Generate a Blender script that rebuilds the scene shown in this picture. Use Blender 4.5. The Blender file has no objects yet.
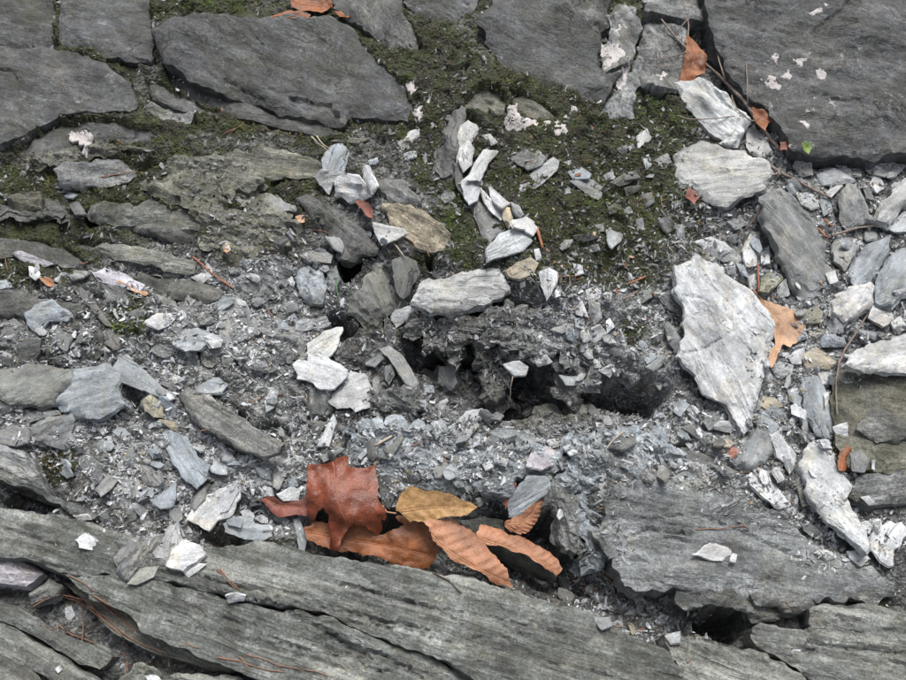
import bpy, bmesh, math, random
import numpy as np
from mathutils import Matrix, Vector
from mathutils.geometry import delaunay_2d_cdt

random.seed(7)
rng = np.random.default_rng(7)
scene = bpy.context.scene
COL = scene.collection

# ------------------------------------------------------------------ camera, sky, sun, exposure
TILT = math.radians(25.0)          # camera looks down, 25 degrees off the vertical
DIST = 1.0
TANH = 0.453                       # half width of the view at 1 m
CAMPOS = np.array([0.0, -math.sin(TILT) * DIST, math.cos(TILT) * DIST])
cam_d = bpy.data.cameras.new('camera')
cam_d.sensor_width = 36.0
cam_d.lens = 18.0 / TANH
cam_d.clip_start = 0.01
cam_d.clip_end = 100.0
cam = bpy.data.objects.new('camera', cam_d)
COL.objects.link(cam)
cam.location = CAMPOS
cam.rotation_euler = (TILT, 0, 0)
scene.camera = cam

SUN_EL, SUN_AZ = math.radians(60), math.radians(15)     # azimuth from +y towards +x
world = bpy.data.worlds.new('World')
scene.world = world
world.use_nodes = True
wn, wl = world.node_tree.nodes, world.node_tree.links
wn.clear()
sky = wn.new('ShaderNodeTexSky')
sky.sky_type = 'NISHITA'
sky.sun_disc = False
sky.sun_elevation = SUN_EL
sky.sun_rotation = SUN_AZ
sky.air_density = 1.2
sky.dust_density = 6.0
sky.ozone_density = 1.0
hs = wn.new('ShaderNodeHueSaturation')
hs.inputs['Saturation'].default_value = 0.38             # grey overcast sky
bgn = wn.new('ShaderNodeBackground')
bgn.inputs['Strength'].default_value = 0.06
won = wn.new('ShaderNodeOutputWorld')
wl.new(sky.outputs[0], hs.inputs['Color'])
wl.new(hs.outputs[0], bgn.inputs['Color'])
wl.new(bgn.outputs[0], won.inputs['Surface'])

sun_d = bpy.data.lights.new('sun', 'SUN')
sun_d.energy = 1.5
sun_d.angle = math.radians(24)
sun_d.color = (1.0, 0.97, 0.92)
sun = bpy.data.objects.new('sun', sun_d)
COL.objects.link(sun)
sd = Vector((math.sin(SUN_AZ) * math.cos(SUN_EL), math.cos(SUN_AZ) * math.cos(SUN_EL), math.sin(SUN_EL)))
sun.rotation_euler = sd.to_track_quat('Z', 'Y').to_euler()
sun.location = sd * 3

vs = scene.view_settings
vs.view_transform = 'Standard'
vs.look = 'None'
vs.exposure = 1.25
vs.gamma = 1.0
vs.use_curve_mapping = False

# ------------------------------------------------------------------ helpers: picture point to place
X0 = (0, 220, 440, 660)
Y0 = (0, 170, 340, 500)
def parse(s):
    """'rc:x,y x,y;F:x,y' -> photo coordinates; r,c name an enlarged tile, F is the whole photo."""
    out = []
    for blk in s.split(';'):
        reg, pts = blk.split(':')
        for p in pts.split():
            a, b = p.split(',')
            a, b = float(a), float(b)
            if reg != 'F':
                r, c = int(reg[0]), int(reg[1])
                k = 3.683 if c == 3 else 3.775
                a, b = X0[c] + a / k, Y0[r] + b / k
            out.append((a, b))
    return np.array(out)
CT, ST = math.cos(TILT), math.sin(TILT)
def rays(P):
    P = np.asarray(P, float).reshape(-1, 2)
    u = (P[:, 0] - 453) / 453 * TANH
    v = (340 - P[:, 1]) / 453 * TANH
    return np.stack([u, v * CT + ST, v * ST - CT], 1)
def to_plane(P, h, gx=0, gy=0, xc=0, yc=0):
    """points where sight lines meet the plane z = h + gx (x-xc) + gy (y-yc)"""
    d = rays(P)
    num = h + gx * (CAMPOS[0] - xc) + gy * (CAMPOS[1] - yc) - CAMPOS[2]
    t = num / (d[:, 2] - gx * d[:, 0] - gy * d[:, 1])
    return CAMPOS + d * t[:, None]
def to_px(x, y, z):
    rx, ry, rz = x - CAMPOS[0], y - CAMPOS[1], z - CAMPOS[2]
    dep = ry * ST - rz * CT
    up = ry * CT + rz * ST
    return 453 + rx / dep / TANH * 453, 340 - up / dep / TANH * 453

# ------------------------------------------------------------------ noise
def _h(ix, iy, s):
    n = (ix.astype(np.int64) * 374761393 + iy.astype(np.int64) * 668265263 + s * 974634777) & 0xFFFFFFFF
    n = ((n ^ (n >> 13)) * 1274126177) & 0xFFFFFFFF
    n = n ^ (n >> 16)
    return (n & 0xFFFF) / 32767.5 - 1.0
def vn(x, y, s=0):
    ix, iy = np.floor(x), np.floor(y)
    fx, fy = x - ix, y - iy
    fx = fx * fx * fx * (fx * (fx * 6 - 15) + 10)
    fy = fy * fy * fy * (fy * (fy * 6 - 15) + 10)
    a, b = _h(ix, iy, s), _h(ix + 1, iy, s)
    c, d = _h(ix, iy + 1, s), _h(ix + 1, iy + 1, s)
    return (a + (b - a) * fx) + ((c + (d - c) * fx) - (a + (b - a) * fx)) * fy
def fbm(x, y, o=4, s=0):
    r, a = 0, 0.55
    for i in range(o):
        r = r + a * vn(x, y, s + i * 17)
        x, y, a = x * 2.03 + 5.1, y * 2.03 + 1.7, a * 0.5
    return r
def sst(a, b, x):
    t = np.clip((x - a) / (b - a), 0, 1)
    return t * t * (3 - 2 * t)
def inside(poly, P):
    x, y = P[:, 0], P[:, 1]
    r = np.zeros(len(P), bool)
    n = len(poly)
    for i in range(n):
        x1, y1 = poly[i]
        x2, y2 = poly[(i + 1) % n]
        if y1 == y2: continue
        c = ((y1 > y) != (y2 > y)) & (x < (x2 - x1) * (y - y1) / (y2 - y1) + x1)
        r ^= c
    return r
def segdist(poly, P, closed=True):
    A = np.asarray(poly)
    B = np.roll(A, -1, 0)
    if not closed: A, B = A[:-1], B[:-1]
    out = np.full(len(P), 1e9)
    for i in range(0, len(P), 4000):
        p = P[i:i + 4000, None, :]
        ab = (B - A)[None]
        t = np.clip(((p - A[None]) * ab).sum(2) / np.maximum((ab * ab).sum(2), 1e-14), 0, 1)
        q = A[None] + ab * t[..., None]
        out[i:i + 4000] = np.sqrt(((p - q) ** 2).sum(2).min(1))
    return out

# ------------------------------------------------------------------ materials
def nodes(name):
    m = bpy.data.materials.new(name)
    m.use_nodes = True
    nt = m.node_tree
    nt.nodes.clear()
    out = nt.nodes.new('ShaderNodeOutputMaterial')
    b = nt.nodes.new('ShaderNodeBsdfPrincipled')
    nt.links.new(b.outputs[0], out.inputs[0])
    return m, nt, b
class NT:
    def __init__(s, nt): s.n, s.l = nt.nodes, nt.links
    def put(s, sock, v):
        if isinstance(v, bpy.types.NodeSocket): s.l.new(v, sock)
        elif v is not None:
            if sock.type == 'RGBA' and isinstance(v, tuple) and len(v) == 3: v = (*v, 1)
            sock.default_value = v
    def coord(s, what='Object', scale=(1, 1, 1), rot=(0, 0, 0), offset=None):
        t = s.n.new('ShaderNodeTexCoord')
        m = s.n.new('ShaderNodeMapping')
        s.l.new(t.outputs[what], m.inputs[0])
        m.inputs['Scale'].default_value = scale
        m.inputs['Rotation'].default_value = rot
        if offset is not None: s.l.new(offset, m.inputs['Location'])
        return m.outputs[0]
    def noise(s, vec, scale, detail=4, rough=0.55, dist=0.0):
        t = s.n.new('ShaderNodeTexNoise')
        s.l.new(vec, t.inputs['Vector'])
        t.inputs['Scale'].default_value = scale
        t.inputs['Detail'].default_value = detail
        t.inputs['Roughness'].default_value = rough
        t.inputs['Distortion'].default_value = dist
        return t.outputs['Fac']
    def voro(s, vec, scale, feat='F1', out='Distance'):
        t = s.n.new('ShaderNodeTexVoronoi')
        t.feature = feat
        s.l.new(vec, t.inputs['Vector'])
        t.inputs['Scale'].default_value = scale
        return t.outputs[out]
    def ramp(s, fac, stops):
        r = s.n.new('ShaderNodeValToRGB')
        s.l.new(fac, r.inputs[0])
        e = r.color_ramp.elements
        while len(e) < len(stops): e.new(0.5)
        for k, (p, c) in zip(e, stops):
            k.position = p
            k.color = (c, c, c, 1) if not isinstance(c, tuple) else (*c, 1)
        return r.outputs[0]
    def mix(s, fac, a, b, mode='MIX'):
        m = s.n.new('ShaderNodeMix')
        m.data_type = 'RGBA'
        m.blend_type = mode
        s.put(m.inputs[0], fac); s.put(m.inputs[6], a); s.put(m.inputs[7], b)
        return m.outputs[2]
    def math(s, op, a, b=None, c=None):
        m = s.n.new('ShaderNodeMath')
        m.operation = op
        s.put(m.inputs[0], a)
        if b is not None: s.put(m.inputs[1], b)
        if c is not None: s.put(m.inputs[2], c)
        return m.outputs[0]
    def bump(s, h, strength, dist, normal=None):
        b = s.n.new('ShaderNodeBump')
        b.inputs['Strength'].default_value = strength
        b.inputs['Distance'].default_value = dist
        s.l.new(h, b.inputs['Height'])
        if normal is not None: s.l.new(normal, b.inputs['Normal'])
        return b.outputs[0]
    def attr(s, name, out='Fac'):
        a = s.n.new('ShaderNodeAttribute')
        a.attribute_name = name
        return a.outputs[out]
    def oinfo(s, out):
        return s.n.new('ShaderNodeObjectInfo').outputs[out]

def rock_material(name, contrast=1.0, algae=0.0, lichen=0.0, stain=0.3, rough=0.6, vein=0.0, bump=1.0, white=0.5, stretch=0.35, ss=55, grain=1.0, lamin=1.0):
    """schist: object colour is the stone's own tint; the foliation runs along the stone's local x"""
    m, nt, b = nodes(name)
    N = NT(nt)
    rnd = N.oinfo('Random')
    off = N.math('MULTIPLY', rnd, 37.0)
    tint = N.oinfo('Color')
    v1 = N.coord('Object', (1, 1, 1), offset=off)
    vs_ = N.coord('Object', (stretch, 1, 1), offset=off)
    vl = N.coord('Object', (stretch * 0.4, 1, 1), offset=off)
    mott = N.noise(v1, 22, 12, 0.72, 0.5)
    streak = N.noise(vs_, ss, 12, 0.72, 0.45)
    line = N.noise(vl, 160, 5, 0.6, 0.8)
    fine = N.noise(v1, 480, 5, 0.75)
    k = contrast
    def mul(col, fac, lo, hi, a=0.3, c=0.7, amt=1.0):
        return N.mix(amt, col, N.ramp(fac, [(a, lo), (0.5, 1.0), (c, hi)]), 'MULTIPLY')
    col = mul(tint, mott, max(0.25, 1 - 0.5 * k), 1 + 0.55 * k)
    col = mul(col, streak, max(0.25, 1 - 0.42 * k), 1 + 0.5 * k)
    col = mul(col, line, 1 - 0.16 * k * lamin, 1 + 0.16 * k * lamin)
    col = mul(col, fine, 1 - 0.58 * grain, 1 + 0.75 * grain)
    col = mul(col, N.noise(v1, 170, 6, 0.7), 1 - 0.3 * grain, 1 + 0.4 * grain)
    # pale worn patches with ragged edges
    wf = N.math('MULTIPLY', N.ramp(N.noise(vs_, 34, 9, 0.74, 1.8), [(0.53, 0.0), (0.6, 1.0)]), N.ramp(fine, [(0.36, 0.0), (0.56, 1.0)]))
    col = N.mix(N.math('MULTIPLY', wf, white), col, N.mix(1.0, tint, (1.75, 1.77, 1.78), 'MULTIPLY'))
    # hairline cracks
    cr = N.math('ABSOLUTE', N.math('SUBTRACT', N.noise(vs_, 22, 6, 0.6, 1.0), 0.5))
    crk = N.ramp(cr, [(0.003, 1.0), (0.012, 0.0)])
    crk = N.math('MULTIPLY', crk, N.ramp(N.noise(v1, 14, 3, 0.5), [(0.45, 0.0), (0.6, 1.0)]))
    col = N.mix(N.math('MULTIPLY', crk, 0.6), col, N.mix(1.0, tint, (0.3, 0.29, 0.27), 'MULTIPLY'))
    if stain:
        sf = N.ramp(N.noise(v1, 30, 6, 0.68, 1.0), [(0.5, 0.0), (0.66, stain)])
        col = N.mix(sf, col, N.mix(1.0, col, (1.15, 0.98, 0.68), 'MULTIPLY'))
    if algae:
        af = N.ramp(N.noise(v1, 17, 9, 0.74, 0.8), [(0.46, 0.0), (0.6, algae)])
        col = N.mix(af, col, N.mix(fine, (0.016, 0.020, 0.008), (0.062, 0.066, 0.032)))
    if vein:
        vf = N.ramp(N.noise(vl, 40, 5, 0.6, 0.5), [(0.55, 0.0), (0.64, vein)])
        col = N.mix(N.math('MULTIPLY', vf, N.ramp(fine, [(0.35, 0.2), (0.6, 1.0)])), col, (0.40, 0.41, 0.38))
    if lichen:
        lf = N.math('MULTIPLY', N.ramp(N.noise(v1, 75, 7, 0.75, 0.5), [(0.6, 0.0), (0.65, 1.0)]),
                    N.ramp(N.noise(v1, 13, 2, 0.5), [(0.47, 0.0), (0.58, lichen)]))
        col = N.mix(lf, col, (0.46, 0.45, 0.45))
    sp = N.math('MULTIPLY', N.ramp(N.noise(v1, 260, 3, 0.6), [(0.66, 0.0), (0.70, 1.0)]), N.ramp(N.noise(v1, 30, 4, 0.6), [(0.48, 0.0), (0.6, 0.7)]))
    col = N.mix(sp, col, N.mix(0.5, (0.3, 0.3, 0.29), N.mix(1.0, tint, (2.2, 2.2, 2.2), 'MULTIPLY')))
    gl = N.ramp(N.voro(v1, 700, out='Color'), [(0.9, 0.0), (0.96, 1.0)])  # mica glints, painted as scattered bright specks in the base colour
    col = N.mix(N.math('MULTIPLY', gl, 0.3), col, N.mix(1.0, tint, (2.1, 2.1, 2.15), 'MULTIPLY'))
    nt.links.new(col, b.inputs['Base Color'])
    rr = N.ramp(streak, [(0.3, rough - 0.14), (0.7, min(1, rough + 0.2))])
    nt.links.new(rr, b.inputs['Roughness'])
    b.inputs['Specular IOR Level'].default_value = 0.5
    h = N.math('ADD', N.math('MULTIPLY', streak, 1.5), N.math('MULTIPLY', fine, 0.22))
    h = N.math('ADD', h, N.math('MULTIPLY', line, 0.14 * lamin))
    h = N.math('ADD', h, N.math('MULTIPLY', wf, 0.10))
    h = N.math('SUBTRACT', h, N.math('MULTIPLY', crk, 0.35))
    nt.links.new(N.bump(h, 1.0, 0.0042 * bump), b.inputs['Normal'])
    return m

M = {}
M['slab'] = rock_material('dark schist slab', 1.35, algae=0.4, lichen=0.4, stain=0.45, rough=0.56, white=0.5, stretch=0.5)
M['topslab'] = rock_material('grey lichened schist', 1.35, algae=0.35, lichen=1.0, stain=0.4, rough=0.56, white=0.5, stretch=0.6)
M['ledge'] = rock_material('streaked ledge schist', 1.5, algae=0.38, lichen=0.2, stain=0.35, rough=0.54, lamin=2.4, vein=0.8, bump=1.4, white=0.95, stretch=0.2, ss=30)
M['grey'] = rock_material('weathered grey schist', 1.4, algae=0.25, lichen=0.35, stain=0.35, rough=0.56, white=0.9, bump=1.1, stretch=0.32, ss=34, vein=0.3)
M['flake'] = rock_material('loose schist flake', 0.95, stain=0.4, rough=0.38, white=0.7, bump=0.6, stretch=0.28, grain=0.45)
M['mossflake'] = rock_material('damp schist flake', 1.0, algae=0.5, stain=0.45, rough=0.6, white=0.4, stretch=0.4)

def ground_material():
    m, nt, b = nodes('crumbled schist ground')
    N = NT(nt)
    v = N.coord('Object')
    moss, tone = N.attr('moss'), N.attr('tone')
    fine = N.noise(v, 420, 6, 0.72)
    mid = N.noise(v, 70, 6, 0.65, 0.5)
    cells = N.voro(v, 330, out='Color')
    cellv = N.ramp(cells, [(0.1, 0.6), (0.55, 1.0), (0.9, 1.5)])
    base = N.mix(mid, (0.07, 0.074, 0.075), (0.23, 0.237, 0.236))
    base = N.mix(0.85, base, cellv, 'MULTIPLY')
    base = N.mix(1.0, base, N.ramp(fine, [(0.3, 0.45), (0.5, 1.0), (0.75, 1.7)]), 'MULTIPLY')
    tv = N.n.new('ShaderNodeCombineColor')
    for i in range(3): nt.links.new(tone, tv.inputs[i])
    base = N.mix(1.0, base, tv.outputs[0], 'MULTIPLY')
    rust = N.ramp(N.noise(v, 24, 4, 0.6), [(0.55, 0.0), (0.72, 0.55)])
    base = N.mix(rust, base, N.mix(1.0, base, (1.25, 0.98, 0.68), 'MULTIPLY'))
    soil = N.mix(fine, (0.012, 0.012, 0.007), (0.058, 0.053, 0.034))
    mo = N.mix(N.noise(v, 240, 4, 0.7), (0.016, 0.024, 0.005), (0.062, 0.08, 0.018))
    green = N.ramp(N.noise(v, 60, 5, 0.7), [(0.42, 0.0), (0.58, 1.0)])
    mm = N.mix(green, soil, mo)
    mf = N.ramp(N.math('ADD', moss, N.math('MULTIPLY', N.math('SUBTRACT', N.noise(v, 130, 5, 0.7), 0.5), 1.1)), [(0.32, 0.0), (0.6, 0.95)])
    col = N.mix(mf, base, mm)
    nt.links.new(col, b.inputs['Base Color'])
    b.inputs['Roughness'].default_value = 0.6
    b.inputs['Specular IOR Level'].default_value = 0.4
    h = N.math('ADD', N.math('MULTIPLY', fine, 0.8), N.math('MULTIPLY', N.voro(v, 330), 0.9))
    nt.links.new(N.bump(h, 1.0, 0.004), b.inputs['Normal'])
    return m
M['ground'] = ground_material()

def chip_material(name, rough=0.55, spec=0.5):
    m, nt, b = nodes(name)
    N = NT(nt)
    v = N.coord('Object')
    c = N.attr('tint', 'Color')
    b.inputs['Specular IOR Level'].default_value = spec
    f = N.noise(v, 700, 4, 0.7)
    c = N.mix(1.0, c, N.ramp(N.noise(v, 190, 6, 0.7), [(0.32, 0.6), (0.5, 1.0), (0.68, 1.45)]), 'MULTIPLY')
    nt.links.new(N.mix(1.0, c, N.ramp(f, [(0.3, 0.6), (0.5, 1.0), (0.72, 1.4)]), 'MULTIPLY'), b.inputs['Base Color'])
    b.inputs['Roughness'].default_value = rough
    nt.links.new(N.bump(f, 0.7, 0.0012), b.inputs['Normal'])
    return m
M['chips'] = chip_material('loose schist crumbs', 0.27, 0.7)
M['litter'] = chip_material('dry litter', 0.75)
M['moss'] = chip_material('moss tufts', 0.85)

def leaf_material(name, c1, c2, rough=0.45, spots=0.3, spec=0.5, dust=0.0):
    m, nt, b = nodes(name)
    N = NT(nt)
    v = N.coord('Object')
    pat = N.noise(v, 45, 6, 0.65, 0.4)
    fine = N.noise(v, 600, 4, 0.7)
    col = N.mix(N.ramp(pat, [(0.3, 0.0), (0.7, 1.0)]), c1, c2)
    vein = N.attr('vein')
    col = N.mix(N.math('MULTIPLY', vein, 0.4), col, N.mix(1.0, col, (1.5, 1.4, 1.25), 'MULTIPLY'))
    col = N.mix(1.0, col, N.ramp(fine, [(0.3, 0.75), (0.7, 1.25)]), 'MULTIPLY')
    if dust:
        df = N.math('MULTIPLY', N.ramp(N.noise(v, 120, 5, 0.7), [(0.56, 0.0), (0.66, dust)]), N.ramp(N.noise(v, 30, 3, 0.5), [(0.45, 0.0), (0.6, 1.0)]))
        col = N.mix(df, col, (0.42, 0.36, 0.35))
    col = N.mix(1.0, col, N.ramp(N.noise(v, 22, 4, 0.6), [(0.32, 0.6), (0.5, 1.0), (0.7, 1.3)]), 'MULTIPLY')
    sp = N.ramp(N.noise(v, 160, 3, 0.6), [(0.66, 0.0), (0.71, spots)])
    col = N.mix(sp, col, (0.03, 0.018, 0.012))
    nt.links.new(col, b.inputs['Base Color'])
    b.inputs['Specular IOR Level'].default_value = spec
    nt.links.new(N.ramp(pat, [(0.3, rough - 0.08), (0.7, rough + 0.12)]), b.inputs['Roughness'])
    nt.links.new(N.bump(N.math('ADD', fine, N.noise(v, 180, 4, 0.6)), 0.5, 0.0015), b.inputs['Normal'])
    return m
M['oak'] = leaf_material('red brown dead leaf', (0.115, 0.026, 0.012), (0.22, 0.056, 0.025), 0.25, 0.2, 0.55, dust=0.22)
M['oakdark'] = leaf_material('dark red dead leaf', (0.12, 0.04, 0.032), (0.22, 0.075, 0.055), 0.5)
M['orange'] = leaf_material('orange brown dead leaf', (0.12, 0.038, 0.012), (0.25, 0.088, 0.03), 0.42, 0.5)
M['beech'] = leaf_material('tan orange beech leaf', (0.22, 0.095, 0.05), (0.36, 0.175, 0.10), 0.45, 0.15)
M['yellow'] = leaf_material('ochre beech leaf', (0.24, 0.135, 0.05), (0.38, 0.225, 0.095), 0.45, 0.8)
M['tan'] = leaf_material('pale tan leaf', (0.30, 0.175, 0.105), (0.42, 0.27, 0.175), 0.5, 0.1)
M['green'] = leaf_material('small green leaf', (0.08, 0.17, 0.03), (0.14, 0.25, 0.05), 0.4, 0.0)

def wood_material(name, c1, c2):
    m, nt, b = nodes(name)
    N = NT(nt)
    v = N.coord('Object')
    f = N.noise(v, 420, 5, 0.7)
    nt.links.new(N.mix(N.ramp(f, [(0.3, 0.0), (0.7, 1.0)]), c1, c2), b.inputs['Base Color'])
    b.inputs['Roughness'].default_value = 0.7
    nt.links.new(N.bump(f, 0.8, 0.001), b.inputs['Normal'])
    return m
M['twig'] = wood_material('grey brown twig', (0.10, 0.075, 0.065), (0.27, 0.215, 0.19))
M['redtwig'] = wood_material('red brown stalk', (0.20, 0.07, 0.04), (0.36, 0.16, 0.09))
M['needle'] = wood_material('rusty needle', (0.12, 0.06, 0.04), (0.26, 0.145, 0.1))
M['straw'] = wood_material('dry straw', (0.3, 0.25, 0.19), (0.5, 0.44, 0.36))
M['grass'] = wood_material('green blade', (0.04, 0.10, 0.045), (0.08, 0.17, 0.08))
M['darkroot'] = wood_material('dark root', (0.03, 0.022, 0.018), (0.09, 0.06, 0.045))
def crust_material():
    m, nt, b = nodes('white lichen crust')
    N = NT(nt)
    v = N.coord('Object')
    f = N.noise(v, 420, 5, 0.75)
    nt.links.new(N.mix(N.ramp(f, [(0.3, 0.0), (0.6, 1.0)]), (0.24, 0.225, 0.225), (0.50, 0.475, 0.475)), b.inputs['Base Color'])
    b.inputs['Roughness'].default_value = 0.9
    nt.links.new(N.bump(f, 1.0, 0.0006), b.inputs['Normal'])
    return m
M['crust'] = crust_material()

# ------------------------------------------------------------------ object helpers
def link_mesh(name, verts, faces, mat, parent=None, smooth=True):
    me = bpy.data.meshes.new(name)
    me.from_pydata([tuple(v) for v in verts], [], faces)
    if smooth is True: me.shade_smooth()
    me.materials.append(mat)
    me.update()
    o = bpy.data.objects.new(name, me)
    COL.objects.link(o)
    if parent is not None: o.parent = parent
    return o
def big_mesh(name, V, T, mat, colors=None, smooth=False):
    """V (n,3), T (m,3) arrays"""
    me = bpy.data.meshes.new(name)
    me.vertices.add(len(V)); me.loops.add(len(T) * 3); me.polygons.add(len(T))
    me.vertices.foreach_set('co', np.asarray(V, np.float32).ravel())
    me.loops.foreach_set('vertex_index', np.asarray(T, np.int32).ravel())
    me.polygons.foreach_set('loop_start', np.arange(0, len(T) * 3, 3, dtype=np.int32))
    me.update(calc_edges=True)
    if smooth: me.shade_smooth()
    else: me.shade_flat()
    if colors is not None:
        a = me.attributes.new('tint', 'FLOAT_COLOR', 'POINT')
        a.data.foreach_set('color', np.c_[colors, np.ones(len(V))].astype(np.float32).ravel())
    me.materials.append(mat)
    o = bpy.data.objects.new(name, me)
    COL.objects.link(o)
    return o
def tag(o, label=None, cat=None, group=None, kind=None):
    if label: o['label'] = label
    if cat: o['category'] = cat
    if group: o['group'] = group
    if kind: o['kind'] = kind
    return o
def empty(name, loc):
    o = bpy.data.objects.new(name, None)
    o.empty_display_size = 0.01
    COL.objects.link(o)
    o.location = loc
    return o

# ------------------------------------------------------------------ relief of the ground
GS = 0.002
GX = np.arange(-0.76, 0.7601, GS)
GY = np.arange(-0.56, 0.7801, GS)
XX, YY = np.meshgrid(GX, GY)                     # [iy, ix]
# photo x, photo y, height in mm
CP = """-60,-60,20 60,20,22 200,40,22 330,50,22 440,30,24 560,20,26 700,20,26 850,60,26 960,0,26
20,120,18 100,130,20 150,125,18 220,140,20 300,150,22 380,140,26 420,80,26 480,90,32 560,120,32 640,130,32 690,130,30
30,180,12 150,190,16 250,200,20 320,220,16 400,210,26 460,200,30 540,200,32 620,220,31 680,240,26 720,220,20
30,240,6 130,245,8 230,250,12 290,260,10 330,290,-4 480,260,26 540,270,26 600,290,18 650,300,12 700,240,18
10,300,0 80,310,2 150,310,4 220,310,6 280,320,2 330,330,-12 390,330,-12 450,330,-22 520,330,-6 580,330,8 640,350,2
10,370,-6 80,400,-8 150,390,-6 220,390,-4 280,400,-8 340,420,-16 400,390,-32 460,380,-46 520,370,-40 570,370,-26 620,390,-14
20,440,-12 90,460,-12 150,460,-14 220,450,-14 280,470,-20 340,450,-16 400,440,-14 460,430,-20 520,440,-24 570,430,-34 620,430,-22 670,440,-12
20,500,-45 100,505,-22 160,510,-20 220,505,-22 270,515,-30 330,500,-34 400,475,-18 460,475,-18 520,480,-24 560,480,-30 600,505,-6 602,545,-14 590,570,-40
330,560,-50 400,550,-52 450,530,-52 520,520,-55 560,560,-60 590,580,-60 620,605,-55 660,630,-45 700,640,-40
0,560,-30 100,580,-28 200,600,-28 300,620,-28 450,640,-28 600,670,-28 60,640,-30 0,700,-30 300,720,-28 700,720,-30
690,150,20 740,140,18 790,180,14 850,200,14 920,200,16 760,240,12 820,300,10 900,300,12 690,330,2 760,350,4 830,370,4 900,400,6
640,465,0 650,480,2 700,478,6 745,498,8 700,440,0 760,430,0 820,440,0 900,470,2 720,500,-10 780,500,-6 840,520,-4 900,540,0 650,540,-20 750,560,-16 850,590,-12 930,620,-16 800,650,-24 900,680,-24
1000,100,26 1000,400,10 1000,650,-20 -100,100,18 -100,300,0 -100,500,-35 -100,650,-30 450,-120,30 800,-120,30 100,-120,22 450,780,-30 800,780,-30 100,780,-34"""
cp = []
UP = lambda a, b: 13 * float(sst(150, 110, np.array(b))) if a < 700 else 0
for tok in CP.split():
    a, b, h = map(float, tok.split(','))
    h += UP(a, b)
    w = to_plane([(a, b)], h / 1000)[0]
    cp.append((w[0], w[1], h / 1000))
cp = np.array(cp)
def shepard(X, Y):
    num = np.zeros_like(X); den = np.zeros_like(X)
    for x, y, h in cp:
        w = 1.0 / ((X - x) ** 2 + (Y - y) ** 2 + 0.0004) ** 2
        num += w * h; den += w
    return num / den
H = shepard(XX, YY)
wx = XX + 0.012 * fbm(XX * 30, YY * 30, 3, 5)
wy = YY + 0.012 * fbm(XX * 30 + 9, YY * 30, 3, 6)
# deep hollows: polygon, floor in mm, softness in mm
HOLES = [("11:440,350 460,330 590,318 610,330 570,370 530,430 490,480 450,470 455,420", -75, 7),
         ("11:410,570 440,545 500,570 560,600 520,630 460,650 420,610", -55, 6),
         ("21:440,430 520,330 600,260 640,280 580,360 500,440", -42, 9),
         ("F:408,352 470,345 520,352 560,372 620,385 668,398 650,425 610,412 560,418 520,424 480,412 440,390 410,372", -88, 14),
         ("F:405,318 470,312 520,318 545,340 540,372 500,375 440,362 405,350", -52, 40),
         ("22:320,250 350,230 440,235 445,280 400,295 340,285", -105, 6),
         ("22:500,215 530,190 600,200 600,240 540,255 510,250", -105, 6),
         ("22:110,150 200,120 300,130 430,110 460,190 440,230 330,230 260,270 190,220 120,200", -74, 22),
         ("22:620,250 660,240 700,270 680,300 640,280", -60, 6),
         ("22:640,390 700,350 750,360 740,400 680,420", -58, 6),
         ("22:720,480 770,470 775,510 740,520", -60, 4),
         ("22:790,400 900,390 930,410 850,420", -50, 5),
         ("23:70,440 130,440 170,480 140,490 90,470", -50, 6),
         ("F:305,505 345,512 390,505 430,520 470,520 520,505 550,520 575,560 590,588 570,595 500,578 440,560 380,556 320,548", -80, 8),
         ("33:90,420 200,390 320,430 330,480 250,520 170,500 100,490", -110, 8),
         ("30:750,150 840,110 906,130 906,180 800,185", -55, 7),
         ("F:0,480 40,490 75,512 40,512 0,498", -75, 5),
         ("10:320,215 380,200 430,220 410,250 340,250", -20, 5),
         ("10:640,440 790,490 740,505 650,480", -22, 4),
         ("20:480,190 540,200 530,260 470,220", -28, 5),
         ("21:20,240 60,260 130,310 240,360 240,375 150,340 60,290", -32, 4),
         ("12:30,580 130,540 230,600 260,640 180,660 60,620", -56, 20),
         ("11:790,360 815,365 820,395 790,390", -20, 4)]
GP = np.stack([wx.ravel(), wy.ravel()], 1)
for s, fl, soft in HOLES:
    px = parse(s)
    w = to_plane(px, fl / 1000 * 0.4)[:, :2]
    c0, c1 = w.min(0) - 0.03, w.max(0) + 0.03
    sel = np.where((GP[:, 0] > c0[0]) & (GP[:, 0] < c1[0]) & (GP[:, 1] > c0[1]) & (GP[:, 1] < c1[1]))[0]
    if not len(sel): continue
    P = GP[sel]
    d = segdist(w, P)
    d = np.where(inside(w, P), d, -d)
    k = sst(-soft / 2000, soft / 1000, d)
    hf = H.ravel()
    hf[sel] = hf[sel] * (1 - k) + np.minimum(hf[sel], fl / 1000) * k
    H = hf.reshape(H.shape)
# crumbled relief: angular broken pieces of two sizes, each tipped its own way
def cells(X, Y, sx, sy, seed):
    U, W = X / sx, Y / sy
    iu, iw = np.floor(U), np.floor(W)
    best = np.full(X.shape, 9.0); out = [np.zeros_like(X) for _ in range(4)]
    for du in (-1, 0, 1):
        for dw in (-1, 0, 1):
            a, b = iu + du, iw + dw
            cu = a + 0.5 + 0.48 * _h(a, b, seed); cw = b + 0.5 + 0.48 * _h(a, b, seed + 1)
            d = np.abs(U - cu) ** 1.4 + np.abs(W - cw) ** 1.4
            k = d < best
            best = np.where(k, d, best)
            for j, v in enumerate((_h(a, b, seed + 2), _h(a, b, seed + 3) * (U - cu), _h(a, b, seed + 4) * (W - cw), _h(a, b, seed + 5))):
                out[j] = np.where(k, v, out[j])
    return out[0], out[1] + out[2], out[3]
H += 0.006 * fbm(XX * 22, YY * 22, 3, 11) + 0.003 * fbm(XX * 75, YY * 75, 3, 21)
ca, sa = math.cos(0.3), math.sin(0.3)
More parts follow.
